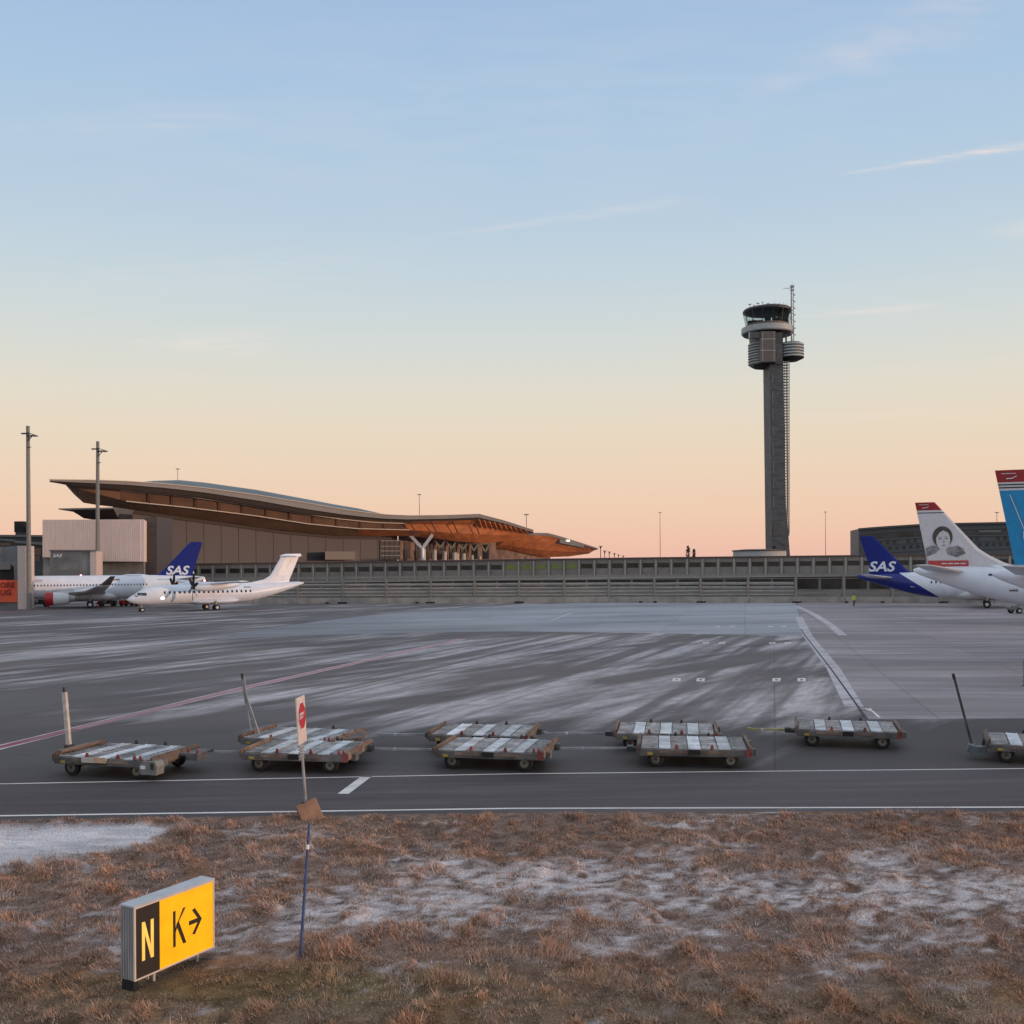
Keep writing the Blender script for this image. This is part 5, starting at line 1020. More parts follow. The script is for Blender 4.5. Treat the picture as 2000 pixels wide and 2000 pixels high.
# ---------------------------------------------------------------- people (one continuous skinned body each)
def person(loc, yaw, label, pose='stand', sc=1.0, group=None, pants=None):
    J = {'pel': (0, 0, .95), 'sp': (0, 0.0, 1.2), 'ch': (0, 0, 1.42), 'nk': (0, 0, 1.53), 'hd': (0, .01, 1.60), 'hd2': (0, .01, 1.74),
         'hl': (.10, 0, .92), 'kl': (.11, .03, .50), 'al': (.12, -.02, .08), 'fl': (.13, .14, .04), 'hr': (-.10, 0, .92), 'kr': (-.12, .06 if pose == 'walk' else .03, .50), 'ar': (-.12, -.2 if pose == 'walk' else -.02, .10), 'fr': (-.13, -.06 if pose == 'walk' else .14, .04),
         'sl': (.19, 0, 1.42), 'el': (.27, -.02, 1.14), 'wl': (.25, .10, .90), 'ml': (.25, .13, .80), 'sr': (-.19, 0, 1.42), 'er': (-.28, .02, 1.14), 'wr': (-.24, .16, .93), 'mr': (-.23, .2, .84)}
    R = dict(pel=.15, sp=.14, ch=.17, nk=.06, hd=.09, hd2=.085, hl=.095, kl=.065, al=.045, fl=.04, hr=.095, kr=.065, ar=.045, fr=.04, sl=.075, el=.05, wl=.035, ml=.035, sr=.075, er=.05, wr=.035, mr=.035)
    Ed = [('pel', 'sp'), ('sp', 'ch'), ('ch', 'nk'), ('nk', 'hd'), ('hd', 'hd2'), ('pel', 'hl'), ('hl', 'kl'), ('kl', 'al'), ('al', 'fl'), ('pel', 'hr'), ('hr', 'kr'), ('kr', 'ar'), ('ar', 'fr'), ('ch', 'sl'), ('sl', 'el'), ('el', 'wl'), ('wl', 'ml'), ('ch', 'sr'), ('sr', 'er'), ('er', 'wr'), ('wr', 'mr')]
    ks = list(J); me = bpy.data.meshes.new('p'); me.from_pydata([J[k] for k in ks], [(ks.index(a), ks.index(b)) for a, b in Ed], [])
    o = bpy.data.objects.new('p', me); C.objects.link(o); o.modifiers.new('s', 'SKIN'); sv = me.skin_vertices[0].data
    for i, k in enumerate(ks): sv[i].radius = (R[k], R[k]*(0.75 if k in ('sp', 'ch', 'pel') else 1)); sv[i].use_root = (k == 'pel')
    sb = o.modifiers.new('u', 'SUBSURF'); sb.levels = 1; sb.render_levels = 1
    bpy.context.view_layer.update(); m2 = bpy.data.meshes.new_from_object(o.evaluated_get(bpy.context.evaluated_depsgraph_get())); bpy.data.objects.remove(o)
    m2.materials.clear(); [m2.materials.append(m) for m in (pants or M_navy, M_hivis, M_skin)]
    for p in m2.polygons:
        z = p.center.z; x = abs(p.center.x); p.use_smooth = True; p.material_index = 2 if (z > 1.52 or (x > .2 and z < .90)) else (1 if (z > .86) else 0)
    root = empty('person', loc, yaw, sc); tag(root, label, 'person', group); b = bpy.data.objects.new('body', m2); C.objects.link(b); b.parent = root
    mb = MB(); mb.loft([[(r*0.105*math.cos(2*math.pi*k/12), .005+r*0.12*math.sin(2*math.pi*k/12), z) for k in range(12)] for z, r in ((1.68, 1.0), (1.74, 1.0), (1.80, 0.8), (1.835, 0.3))]); mb.build('cap', M_hivis if pose != 'walk' else M_dark, root, smooth=True)
    mb = MB(); mb.loft([[(r*0.19*math.cos(2*math.pi*k/12), r*0.145*math.sin(2*math.pi*k/12), z) for k in range(12)] for z, r in ((1.08, 1.0), (1.12, 1.02))], caps=False); mb.build('reflective_band', M_white, root, recalc=False)
    return root
person(G(1668, 1184), math.radians(200), 'person in a hi-vis yellow jacket standing alone on the apron left of the parked jets', 'walk')
# ---------------------------------------------------------------- service tug with crew at the right edge
tg = empty('belt_loader', G(1992, 1198)+Vector((0.6, 0, 0)), math.radians(8)); tag(tg, 'grey-green ground service loader parked beside the jets at the right edge', 'service vehicle')
M_gg = mat('grey_green_paint', (0.17, 0.20, 0.19), 0.5, var=0.15)
mb = MB(); mb.loft([[(-1.9, y, .45), (-2.0, y, .75), (-1.7, y, 1.0), (-0.9, y, 1.05), (-0.7, y, .85), (2.6, y, .85), (2.7, y, .45)] for y in (-.85, .85)]); mb.build('body', M_gg, tg, bevel=0.04)
mb = MB(); mb.span((-1.9, -0.45, 1.5), (2.6, -0.45, 2.9), 0.9, 0.16); mb.build('conveyor', M_dark, tg)
mb = MB()
for x in (-0.8, 1.2): mb.span((x, -0.45, .85), (x+0.5, -0.45, 1.9+0.3*x), 0.12, 0.12)
mb.build('conveyor_strut', M_gg, tg)
for x in (-1.3, 1.8):
    for y in (-.8, .8): mb = MB(); mb.cyl((x, y-.13, .36), (x, y+.13, .36), .36, n=16); w_ = mb.build('wheel', M_black, tg); mb = MB(); mb.cyl((x, y-.15, .36), (x, y+.15, .36), .17, n=10); mb.build('rim', M_whiteg, w_)
mb = MB(); mb.box((-0.3, .4, 1.15), (.5, .5, .5)); mb.box((-0.52, .4, 1.5), (.1, .5, .5)); mb.build('seat', M_black, tg)
mb = MB(); mb.cyl((-2.03, -.5, .85), (-1.93, -.5, .85), .14, n=10); mb.build('headlight', mat('red_lamp', (.5, .06, .05)), tg)
mb = MB(); mb.box((-1.4, -0.6, 1.75), (1.1, .08, .16)); mb.build('hand_rail', M_white, tg)
person(G(1988, 1196)+Vector((-0.1, -4.3, 0)), math.radians(150), 'person in hi-vis clothing beside the service loader, left one of the two', group='ground crew at the loader')
person(G(2001, 1196)+Vector((-0.5, -4.2, 0)), math.radians(190), 'person in hi-vis clothing at the very right edge beside the service loader', group='ground crew at the loader')
# equipment below the left jet
def small_tractor(loc, yaw, m, label, name='baggage_tractor', sc=1.0):
    t = empty(name, loc, yaw, sc); tag(t, label, 'service vehicle', 'vehicles under the left jet')
    mb = MB(); mb.loft([[(-1.4, y, .35), (-1.45, y, .8), (-0.5, y, .9), (-0.4, y, .6), (0.5, y, .6), (0.6, y, 1.0), (1.4, y, .95), (1.45, y, .35)] for y in (-.65, .65)]); mb.build('body', m, t, bevel=0.04)
    mb = MB(); mb.box((-.1, 0, 1.75), (1.3, 1.2, .08)); mb.build('roof', M_dark, t)
    for x in (-.7, .5):
        for y in (-.55, .55): mb = MB(); mb.span((x, y, .8), (x, y, 1.72), .06, .06); mb.build('roof_post', M_dark, t)
    for x in (-.95, .95):
        for y in (-.6, .6): mb = MB(); mb.cyl((x, y-.1, .3), (x, y+.1, .3), .3, n=14); mb.build('wheel', M_black, t)
    mb = MB(); mb.box((0.1, 0, .8), (.45, .9, .35)); mb.build('seat', M_black, t)
    return t
small_tractor(G(77, 1185), 0.2, M_dark, 'dark low tractor under the front of the white jet, beside the first mast', sc=1.15)
small_tractor(G(252, 1184), 2.9, M_red, 'red tractor just ahead of the nose of the propeller plane')
small_tractor(G(210, 1184), 0.1, M_dark, 'dark tractor by the main wheels of the left white jet')
def cone(loc, label):
    c = empty('traffic_cone', loc); tag(c, label, 'cone', 'cones under the left jet')
    mb = MB(); mb.cyl((0, 0, .04), (0, 0, .75), .2, .04, n=14); mb.build('cone', M_red, c, smooth=True); mb = MB(); mb.cyl((0, 0, .3), (0, 0, .48), .145, .10, n=14, caps=False); mb.build('reflective_band', M_white, c); mb = MB(); mb.box((0, 0, .02), (.5, .5, .04)); mb.build('base', M_black, c)
cone(G(189, 1186), 'red and white cone by the main wheels of the left jet'); cone(G(95, 1186), 'red and white cone under the red engine of the left jet')

# ================================================================ pallet dollies
M_alu = mat('aluminium_plate', (0.72, 0.74, 0.78), 0.42, metal=0.25, var=0.12, scale=2.5, stretch=(1, 6, 1))
M_roll = mat('roller_bed', (0.26, 0.235, 0.225), 0.5, metal=0.3, var=0.25, scale=3)
M_roller = mat('steel_roller', (0.50, 0.47, 0.46), 0.45, metal=0.2, var=0.2, scale=6)
M_frame = mat('dolly_frame', (0.15, 0.142, 0.14), 0.65, metal=0.2, var=0.3, scale=1.2)
M_rust = mat('rusty_brown_steel', (0.17, 0.11, 0.085), 0.75, var=0.35, scale=1.5, col2=(0.27, 0.20, 0.16))
M_stop = mat('faded_red_paint', (0.33, 0.075, 0.065), 0.6, var=0.3, scale=4)
M_yel = mat('faded_yellow_paint', (0.42, 0.30, 0.05), 0.6, var=0.3, scale=3); M_rim = mat('dirty_rim', (0.17, 0.145, 0.115), 0.6, var=0.3, scale=6)
M_bar = mat('tow_bar_grey', (0.33, 0.33, 0.33), 0.5, var=0.25, scale=2); M_bary = mat('tow_bar_yellow', (0.42, 0.35, 0.14), 0.5, var=0.2)
for m_ in (M_alu, M_roll, M_roller, M_frame, M_rust, M_stop): vary(m_)
def make_dolly(L, Wd, name='pallet_dolly', rust_left=True, frame=None):
    d = empty(name); hz = 0.60; fm = frame or M_frame
    # origin = centre on the ground, -x = towbar end
    mb = MB()
    for s in (-1, 1): mb.box((0, s*(Wd/2-0.05), hz-0.135), (L-0.02, 0.09, 0.19))
    for x in (-L/2+0.05, -L/4, 0, L/4, L/2-0.05): mb.box((x, 0, hz-0.15), (0.08, Wd-0.2, 0.14))
    for s in (-1, 1): mb.box((-L/2+0.32, s*(Wd/2-0.002), hz-0.13), (0.60, 0.02, 0.20)); mb.box((L/2-0.45, s*(Wd/2-0.002), hz-0.12), (0.82, 0.02, 0.18))
    mb.build('frame', fm, d, bevel=0.008)
    for s in (-1, 1):
        mb = MB(); mb.box((0, s*(Wd/2-0.003), hz-0.11), (0.34, 0.03, 0.15)); mb.build('side_recess', M_black, d)
        for xq, lq in ((-0.19, 0.25), (0.17, 0.22)): mb = MB(); mb.box((L*xq, s*(Wd/2+0.004), hz-0.10), (L*lq, 0.02, 0.09)); mb.build('side_strip', M_rust, d)
        mb = MB(); mb.box((-L/2+0.33, s*(Wd/2+0.012), hz-0.16), (0.16, 0.012, 0.08)); mb.build('yellow_plate', M_yel, d)
        for x in (-L*0.16, L*0.16):
            mb = MB(); mb.prism([(x-0.06, s*(Wd/2-0.02), hz-0.01), (x+0.06, s*(Wd/2-0.02), hz-0.01), (x+0.035, s*(Wd/2-0.02), hz+0.12), (x-0.015, s*(Wd/2-0.02), hz+0.13)], (0, -s*0.05, 0)); mb.build('side_stop', M_stop if s < 0 else M_dark, d)
    # deck: seven panels, grey roller beds and bright plates in turn
    ws_ = [0.17, 0.115, 0.16, 0.12, 0.16, 0.12, 0.155]; x = -L/2+0.05; tot = L-0.10
    for i, f in enumerate(ws_):
        slant = 0.0
        w_ = tot*f/sum(ws_); c = x+w_/2
        if i % 2 == 1:
            mb = MB(); mb.box((c, 0, hz-0.012), (w_-0.015, Wd-0.08, 0.03))
            for e in (-1, 1): mb.box((c+e*(w_/2-0.035), 0, hz+0.007), (0.035, Wd-0.09, 0.014))
            mb.build('deck_plate', M_alu, d)
        else:
            mb = MB(); mb.box((c, 0, hz-0.045), (w_-0.015, Wd-0.10, 0.02)); b_ = mb.build('roller_bed', M_roll, d)
            mb = MB(); n = 11
            for k in range(n): y = -Wd/2+0.16+(Wd-0.32)*k/(n-1); mb.cyl((c-w_/2+0.03, y, hz-0.014), (c+w_/2-0.03, y, hz-0.014), 0.028, n=8)
            mb.build('rollers', M_roller, b_)
        x += w_
    for s, nm in ((-1, 'left'), (1, 'right')):
        mb = MB(); mb.box((s*(L/2+0.03), 0, hz-0.05), (0.09, Wd-0.02, 0.22)); mb.box((s*(L/2-0.01), 0, hz+0.075), (0.05, Wd*0.94, 0.05)); mb.build('end_bar', M_rust if (rust_left or s > 0) else M_frame, d, bevel=0.008)
    for yy_ in (-0.32, 0.30): mb = MB(); mb.box((L/2+0.12, Wd*yy_, hz-0.13), (0.16, 0.32, 0.2)); mb.build('end_bracket', M_frame, d, bevel=0.01)
    mb = MB(); mb.box((L/2-0.04, -Wd/2-0.012, hz-0.1), (0.16, 0.015, 0.24)); mb.build('red_corner', M_stop, d)
    for x in (-L*0.35, L*0.33):
        mb = MB(); mb.cyl((x, -Wd/2+0.25, 0.22), (x, Wd/2-0.25, 0.22), 0.04, n=8); mb.box((x, 0, 0.33), (0.22, 0.7, 0.14)); mb.build('axle', M_frame, d)
        for s in (-1, 1):
            y = s*(Wd/2-0.22); mb = MB(); mb.loft([[(x+r*math.cos(2*math.pi*k/20), y+dy_, 0.25+r*math.sin(2*math.pi*k/20)) for k in range(20)] for dy_, r in ((-.08, .205), (-.06, .245), (.06, .245), (.08, .205))]); wh = mb.build('wheel', M_black, d)
            mb = MB(); mb.cyl((x, y-0.088, 0.25), (x, y+0.088, 0.25), 0.135, n=16); r_ = mb.build('rim', M_rim, wh)
            mb = MB(); mb.cyl((x, y-0.10, 0.25), (x, y+0.10, 0.25), 0.045, n=10); mb.build('hub', M_dark, wh)
    return d
def towbar(d, L, mode, length=1.9, m=None, ang=0.0):
    m = m or M_bar; x0 = -L/2; z0 = 0.36
    if mode == 'flat':
        mb = MB()
        e = Vector((x0-length, -length*0.16, 0.40)); mb.span((x0+0.05, -0.12, z0), (x0-0.38, -0.10, z0), 0.10, 0.12); mb.span((x0+0.05, 0.12, z0), (x0-0.38, 0.10, z0), 0.10, 0.12); mb.box((x0-0.30, 0, z0+0.03), (0.20, 0.34, 0.14)); mb.build('drawbar_yoke', M_dark, d)
        mb = MB(); mb.span((x0-0.36, 0, z0+0.02), e, 0.07, 0.07); mb.cyl(e+Vector((0.0, 0, -.02)), e+Vector((0.0, 0, .05)), 0.07, n=10); mb.build('tow_bar', m, d)
        mb = MB(); mb.box(e.lerp(Vector((x0-0.36, 0, z0+0.02)), 0.35), (0.10, .09, .08)); mb.build('tow_bar_clamp', M_alu, d)
    return d
def place_dolly(d, nl, yaw, Wd, L):
    a = G(nl[0], nl[1], 0.6); v = Vector((math.cos(yaw), math.sin(yaw), 0)); n = Vector((-v.y, v.x, 0)); c = a+v*(L/2)+n*(Wd/2)
    d.location = (c.x, c.y, 0); d.rotation_euler = (0, 0, yaw)
LD, WD = 3.32, 2.45
proto = make_dolly(LD, WD)
DL = [ # near left deck corner, yaw in degrees, label
 ('B', (471, 1469), -10, 'near-row pallet dolly directly behind the stop sign, second from the left'),
 ('C', (468, 1440), -17, 'far-row pallet dolly with an A-frame tow bar folded upright, left of the stop sign'),
 ('D', (849, 1464), -12.5, 'near-row pallet dolly in the middle of the picture, third from the left'),
 ('E', (836, 1434), -10.5, 'far-row pallet dolly just behind the middle dolly of the near row'),
 ('F', (1248, 1461), -8, 'near-row pallet dolly seen square on, the rightmost of that row'),
 ('G', (1201, 1431), -9, 'far-row pallet dolly partly hidden behind the square-on near-row dolly'),
 ('H', (1556, 1424), -15, 'lone pallet dolly with a yellow tow bar, right end of the far row'),
 ('I', (1931, 1452), -22, 'pallet dolly cut by the right edge of the picture, its tow bar raised'),
 ('A', (105, 1476), -16, 'leftmost pallet dolly with a pale upright tow bar and a grey box')]
GD = 'pallet dollies parked in two rows along the service road'
DD = {}
for i, (k, nl, yw, lb_) in enumerate(DL):
    d = proto if i == 0 else dup(proto)
    place_dolly(d, nl, math.radians(yw), WD, LD); tag(d, lb_, 'dolly', GD); DD[k] = d
# individual fittings are added after copying
for k, ln_, m_ in (('B', 2.1, None), ('D', 2.3, None), ('E', 2.0, None), ('F', 2.6, None), ('G', 2.45, None), ('H', 1.6, M_bary)): towbar(DD[k], LD, 'flat', ln_, m_)
def upright(d, base, top, m, w, name='tow_bar', frame=False):
    """raised tow bar in the dolly's own frame"""
    Mi = (Matrix.Translation(d.location) @ Matrix.Rotation(d.rotation_euler.z, 4, 'Z')).inverted(); mb = MB(); b = Mi @ base; t = Mi @ top
    if not frame:
        mb.span(b, t, w, w*0.8, up=(0, 1, 0)); o = mb.build(name, m, d); mb = MB(); dd = (t-b).normalized(); mb.cyl(t-dd*0.02, t+dd*0.16, 0.05, n=10); mb.build('tow_eye', M_dark, o)
        mb = MB(); mb.box(b, (0.22, 0.2, 0.2)); mb.build('hinge_block', M_rust, o)
    else:
        c = b.lerp(t, 0.62); off = Vector((0.26, 0.06, 0)); b2 = b+off
        mb.span(b, c, .045, .05, up=(0, 1, 0)); mb.span(b2, c+Vector((.05, 0, 0)), .045, .05, up=(0, 1, 0)); mb.span(b.lerp(c, .42), b2.lerp(c, .42), .035, .035, up=(0, 1, 0)); mb.span(c-(t-b)*0.08, t, .12, .05, up=(0, 1, 0)); o = mb.build(name, m, d)
        mb = MB(); dd = (t-b).normalized(); mb.cyl(t-dd*0.05, t+dd*0.12, 0.055, n=10); mb.build('tow_eye', M_dark, o)
M_palebar = mat('pale_tow_bar', (0.62, 0.55, 0.48), 0.55, var=0.15, scale=5)
Yt = W(0, 1466, 1).y
bA = G(135, 1460, 0.6); upright(DD['A'], bA, W(126, 1352, bA.y), M_palebar, 0.13)
bC = G(491, 1434, 0.58); upright(DD['C'], bC, W(474, 1322, bC.y), M_bar, 0.1, frame=True)
bI = G(1899, 1458, 0.30); upright(DD['I'], bI, W(1864, 1325, bI.y-0.3), mat('green_grey_bar', (0.10, 0.105, 0.10), 0.5, var=0.4, scale=3), 0.075)
mb = MB(); L_ = LD; mb.loft([[(-L_/2-0.02, y, .12), (-L_/2-0.35, y, .10), (-L_/2-0.62, y, .28), (-L_/2-0.55, y, .48), (-L_/2-0.3, y, .42), (-L_/2-0.02, y, .46)] for y in (-0.9, -0.55)]); mb.build('drawbar_yoke', mat('teal_grey_steel', (0.10, 0.125, 0.135), 0.5), DD['I'], bevel=0.02)
for q in (0.12, 0.36): mb = MB(); mb.prism([(-L_/2-0.28+q*0.8, -0.6, .42), (-L_/2-0.10+q*0.8, -0.6, .42), (-L_/2-0.22+q*0.8, -0.6, .68)], (0, .08, 0)); mb.build('lug', M_dark, DD['I'])
# fittings of the leftmost dolly
dA = DD['A']; Wd = WD
mb = MB(); mb.loft([[(1.40, y, .20), (1.92, y, .20), (1.96, y, .46), (1.88, y, .60), (1.5, y, .60), (1.34, y, .44)] for y in (-Wd/2-0.10, -Wd/2+0.28)]); bx = mb.build('grey_box', M_post, dA, bevel=0.01)
mb = MB(); mb.box((1.50, -Wd/2-0.115, .42), (.16, .02, .10)); mb.build('label_plate', M_white, bx); mb = MB(); mb.box((1.8, -Wd/2-0.11, .46), (.10, .03, .18)); mb.build('latch', M_dark, bx)
mb = MB(); mb.box((-0.45, -Wd/2-0.02, .53), (0.42, 0.05, 0.15)); mb.build('side_plate', M_palebar, dA); mb = MB(); mb.box((-0.02, -Wd/2-0.025, .54), (0.42, 0.05, 0.16)); mb.build('side_plate', mat('tan_plate', (0.62, 0.42, 0.28), 0.6), dA)
mb = MB(); mb.box((2.05, 0.55, .56), (0.62, 0.9, 0.08)); mb.box((2.2, 0.3, .47), (0.4, 0.5, 0.14)); mb.build('end_platform', M_frame, dA)
for x, y in ((1.95, 0.25), (2.3, 0.2), (1.3, -1.2), (1.1, -1.2)): mb = MB(); mb.prism([(x-.05, y, .59), (x+.05, y, .59), (x+.02, y, .72), (x-.03, y, .71)], (0, .05, 0)); mb.build('red_stop', M_stop, dA)
mb = MB(); mb.box((-L_/2+0.05, -0.1, .70), (0.16, 1.9, .06)); mb.build('lip_board', M_rust, dA)
for k in ('B', 'D', 'C'):
    for x, y in ((1.55, -1.19), (1.40, -1.19), (1.66, -0.35), (1.66, 0.5)): mb = MB(); mb.prism([(x-.04, y, .59), (x+.05, y, .59), (x+.03, y, .72), (x-.02, y, .72)], (0, .04, 0)); mb.build('red_stop', M_stop, DD[k])
mb = MB(); mb.span((L_/2-0.05, -0.1, .58), (L_/2+0.55, 0.1, .60), 1.5, 0.10); mb.build('end_platform', M_rust, DD['C'])
# thin tall pole just inside the right edge
pt = G(1999, 1340); mb = MB(); mb.cyl(pt, pt+Vector((0, 0, 1.3)), 0.015, n=8); mb.box(pt+Vector((0, 0, .02)), (.12, .12, .04)); tag(mb.build('marker_pole', M_dark, origin=pt), 'thin dark pole on the concrete at the very right edge', 'pole')

# ================================================================ stop sign on its block
sb_ = G(600, 1606); sn = empty('stop_sign', sb_); tag(sn, 'narrow pinkish board with a red stop octagon on a leaning pole in a brown block', 'sign')
Ys = sb_.y; Pp = lambda x, y, dY=0.0: W(x, y, Ys+dY)-sb_
mb = MB(); mb.cyl(Pp(598, 1575), Pp(590.5, 1478), 0.035, n=10); mb.build('pole', M_bar, sn, smooth=True)
th = math.radians(86); fd = Vector((math.cos(th), math.sin(th), 0)); fn = Vector((math.sin(th), -math.cos(th), 0))     # board face looks to the right and a little towards the camera
ct = Pp(587, 1361); cb_ = Pp(592, 1451); hw = 0.36
mb = MB(); mb.prism([cb_-fd*hw, cb_+fd*hw, ct+fd*hw, ct-fd*hw], fn*-0.03); mb.build('board', mat('pinkish_white_board', (0.74, 0.62, 0.56), 0.5, var=0.07, scale=5), sn)
oc = ct.lerp(cb_, 0.405); upv = (ct-cb_).normalized(); R_ = 0.33
octo = [oc+fd*(R_*math.cos(math.pi/8+math.pi/4*k))*0.95+upv*(R_*math.sin(math.pi/8+math.pi/4*k))+fn*0.012 for k in range(8)]
mb = MB(); mb.prism([oc+(p-oc)*1.06 for p in octo], fn*-0.008); ob = mb.build('octagon_border', M_white, sn)
mb = MB(); mb.prism(octo, fn*0.006); mb.build('octagon', mat('stop_red', (0.50, 0.02, 0.025), 0.4, var=0.08), ob)
me = text_mesh('STOP', 0.20, bold=0.006, ext=0.003, name='lettering'); me.materials.clear(); me.materials.append(M_white)
lo = bpy.data.objects.new('lettering', me); C.objects.link(lo); lo.parent = ob
xs_ = [v.co.x for v in me.vertices]; ys_ = [v.co.y for v in me.vertices]; cxx, cyy = (min(xs_)+max(xs_))/2, (min(ys_)+max(ys_))/2
lo.matrix_local = Matrix(((fd.x, upv.x, fn.x, 0), (fd.y, upv.y, fn.y, 0), (fd.z, upv.z, fn.z, 0), (0, 0, 0, 1))); lo.location = oc+fn*0.022-fd*cxx-upv*cyy
for k, (y, h) in enumerate(((1457, 4), (1463, 3), (1469, 4), (1476, 3), (1481, 3))): mb = MB(); p = Pp(590+k*0.3, y); mb.prism([p-fd*0.17-upv*h*0.006, p+fd*0.17-upv*h*0.006, p+fd*0.17+upv*h*0.006, p-fd*0.17+upv*h*0.006], fn*-0.05); mb.build('clamp_plate', M_bar, sn)
mb = MB(); mb.box(Vector((0, 0, 0)), (0.52, 0.32, 0.58)); bl = mb.build('base_block', mat('sunlit_brown_block', (0.30, 0.175, 0.115), 0.85, var=0.25, scale=2.5, bump=0.5, detail=9), sn, bevel=0.025)  # concrete block; the brown of the sunlight is put into its colour
bl.location = Pp(605, 1588)+Vector((0, 0.0, 0.0)); bl.rotation_euler = (math.radians(-14), math.radians(-21), math.radians(20))
mb = MB(); mb.cyl(Vector((-0.06, -0.10, 0.288)), Vector((-0.06, -0.10, 0.31)), 0.05, n=10); mb.build('socket', M_black, bl)
# blue marker stick
gb = G(585, 1880, 0.02); stt = W(604, 1610, gb.y+0.5); ms = empty('snow_marker_stick', gb); tag(ms, 'slender leaning blue stick with one white band, in the grass below the stop sign', 'marker stick')
mb = MB(); mb.cyl((0, 0, -0.1), stt-gb, 0.027, 0.022, n=10); mb.build('stick', mat('blue_stick', (0.03, 0.065, 0.19), 0.5, var=0.3, scale=12), ms, smooth=True)
q = (stt-gb); mb = MB(); mb.cyl(q*0.815, q*0.85, 0.030, n=12); mb.build('white_band', M_white, ms)

# ================================================================ taxiway sign
sgp = Vector((-5.52, 15.23, 0)); fd = Vector((0.77, 1.37, 0)); LS = fd.length; fd.normalize(); fn = Vector((fd.y, -fd.x, 0))
zb_, zt_ = 0.19, 1.255; z_g = float(height(np.array([-5.3]), np.array([15.6]))[0])
sg = empty('taxiway_sign', sgp, math.atan2(fd.y, fd.x)); tag(sg, 'yellow and black guidance board reading N K with an arrow, in the grass', 'sign')
# local frame: x along the face, -y = face side
TD = 0.25
M_case = mat('sign_case', (0.33, 0.33, 0.34), 0.5, var=0.15, scale=2, stretch=(1, 8, 1))
mb = MB(); mb.box((LS/2, TD/2+0.012, (zb_+zt_)/2), (LS, TD, zt_-zb_)); mb.build('case', M_case, sg, bevel=0.006)
mb = MB()
for k in range(5): mb.box((-0.006, 0.045+k*0.052, (zb_+zt_)/2), (0.012, 0.022, zt_-zb_-0.03))
mb.build('side_rib', M_case, sg)
mb = MB(); mb.prism([(-0.012, -0.014, zt_+0.002), (-0.012, TD+0.03, zt_+0.002), (LS+0.012, TD+0.03, zt_+0.002), (LS+0.012, -0.014, zt_+0.002)], (0, 0, 0.022)); mb.build('lid', mat('sign_lid', (0.50, 0.52, 0.55), 0.5, var=0.1, scale=3), sg)
M_rimp = mat('sign_border', (0.70, 0.60, 0.52), 0.5, var=0.05)
mb = MB(); fw = 0.022; h_ = zt_-zb_
mb.box((LS/2, 0.0, zb_+fw/2), (LS, 0.03, fw)); mb.box((LS/2, 0.0, zt_-fw/2), (LS, 0.03, fw)); mb.box((fw/2, 0.0, zb_+h_/2), (fw*1.3, 0.03, h_-2*fw)); mb.box((LS-fw/2, 0.0, zb_+h_/2), (fw, 0.03, h_-2*fw)); mb.build('border', M_rimp, sg)
xsplit = 0.296*LS+0.01
M_yface = mat('yellow_face', (0.90, 0.46, 0.0), 0.45, var=0.12, scale=3.5, emit=0.36, ecol=(1.0, 0.50, 0.0)); M_bface = mat('black_face', (0.018, 0.014, 0.012), 0.5, var=0.1)
mb = MB(); mb.box(((fw+xsplit)/2, 0.002, zb_+h_/2), (xsplit-fw-0.002, 0.012, h_-2*fw)); bf = mb.build('black_panel', M_bface, sg)
mb = MB(); mb.box(((LS-fw+xsplit)/2, 0.002, zb_+h_/2), (LS-fw-xsplit-0.002, 0.012, h_-2*fw)); yf = mb.build('yellow_panel', M_yface, sg)
def glyph(segs, wx_, wz_, m, par, name, y=-0.008):
    mb = MB()
    for (x0, z0), (x1, z1), w_ in segs:
        mb.span((x0, y, z0), (x1, y, z1), 0.006, w_, up=Vector((-(z1-z0), 0, (x1-x0))))
    return mb.build(name, m, par)
def fz(f): return zb_+h_*f
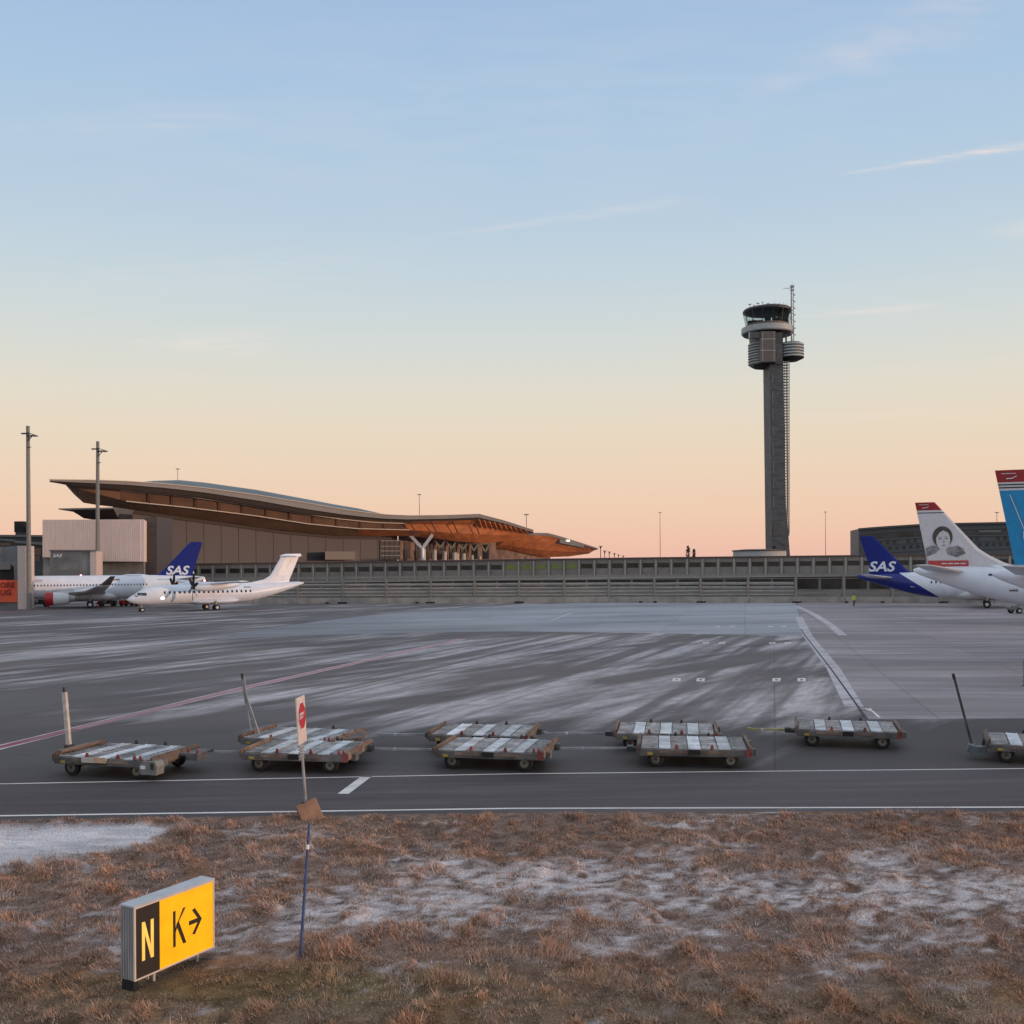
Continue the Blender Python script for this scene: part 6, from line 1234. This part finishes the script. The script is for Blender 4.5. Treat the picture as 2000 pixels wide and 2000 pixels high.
# N
xa, xb_ = xsplit*0.30, xsplit*0.76; z0, z1 = fz(0.235), fz(0.765); lw = 0.055; M_nlit = mat('yellow_letter', (1.0, 0.62, 0.12), 0.5, emit=0.35, ecol=(1.0, 0.62, 0.12))
mb = MB()
def quad(P): mb.prism([(x, -0.006, z) for x, z in P], (0, 0.005, 0))
quad([(xa, z0), (xa+lw, z0), (xa+lw, z1), (xa, z1)]); quad([(xb_-lw, z0), (xb_, z0), (xb_, z1), (xb_-lw, z1)])
mb.prism([(xa+0.002, -0.0075, z1), (xa+lw, -0.0075, z1), (xb_-0.002, -0.0075, z0), (xb_-lw, -0.0075, z0)], (0, 0.005, 0)); mb.build('lettering', M_nlit, bf)
# K and arrow
mb = MB(); lw = 0.050; xk = xsplit+(LS-xsplit)*0.235; z0, z1 = fz(0.245), fz(0.755); xe = xk+0.25
quad([(xk, z0), (xk+lw, z0), (xk+lw, z1), (xk, z1)])
zm = z0+(z1-z0)*0.50
mb.prism([(xk+lw*0.7, -0.0075, zm-0.01), (xk+lw*0.7, -0.0075, zm-0.09), (xe-lw*1.05, -0.0075, z1), (xe, -0.0075, z1)], (0, 0.005, 0))
mb.prism([(xk+lw*1.2, -0.009, zm+0.055), (xk+lw*2.1, -0.009, zm+0.11), (xe+0.01, -0.009, z0), (xe-lw*1.05, -0.009, z0)], (0, 0.005, 0)); mb.build('lettering', M_bface, yf)
mb = MB(); x0 = xk+0.315; x1 = xk+0.58; zm = fz(0.50); 
mb.prism([(x0, -0.006, zm-0.033), (x1-0.03, -0.006, zm-0.033), (x1-0.03, -0.006, zm+0.033), (x0, -0.006, zm+0.033)], (0, 0.005, 0))
for s in (1, -1): mb.prism([(x1, -0.0075-0.001*s, zm-0.0*s), (x1-0.065, -0.0075-0.001*s, zm), (x1-0.20, -0.0075-0.001*s, zm+s*0.185), (x1-0.145, -0.0075-0.001*s, zm+s*0.205)], (0, 0.004, 0))
mb.build('arrow', M_bface, yf)
for x, y in ((0.28*LS, TD*0.35), (0.28*LS, TD*0.9), (0.83*LS, TD*0.35), (0.83*LS, TD*0.9)): mb = MB(); mb.cyl((x, y, -0.03), (x, y, zb_), 0.022, n=10); mb.cyl((x, y, zb_-0.04), (x, y, zb_), 0.035, n=10); mb.build('leg', M_palebar, sg)
mb = MB(); mb.box((0.04, TD*0.5, 0.07), (0.10, 0.24, 0.24)); mb.build('cable_box', M_black, sg)
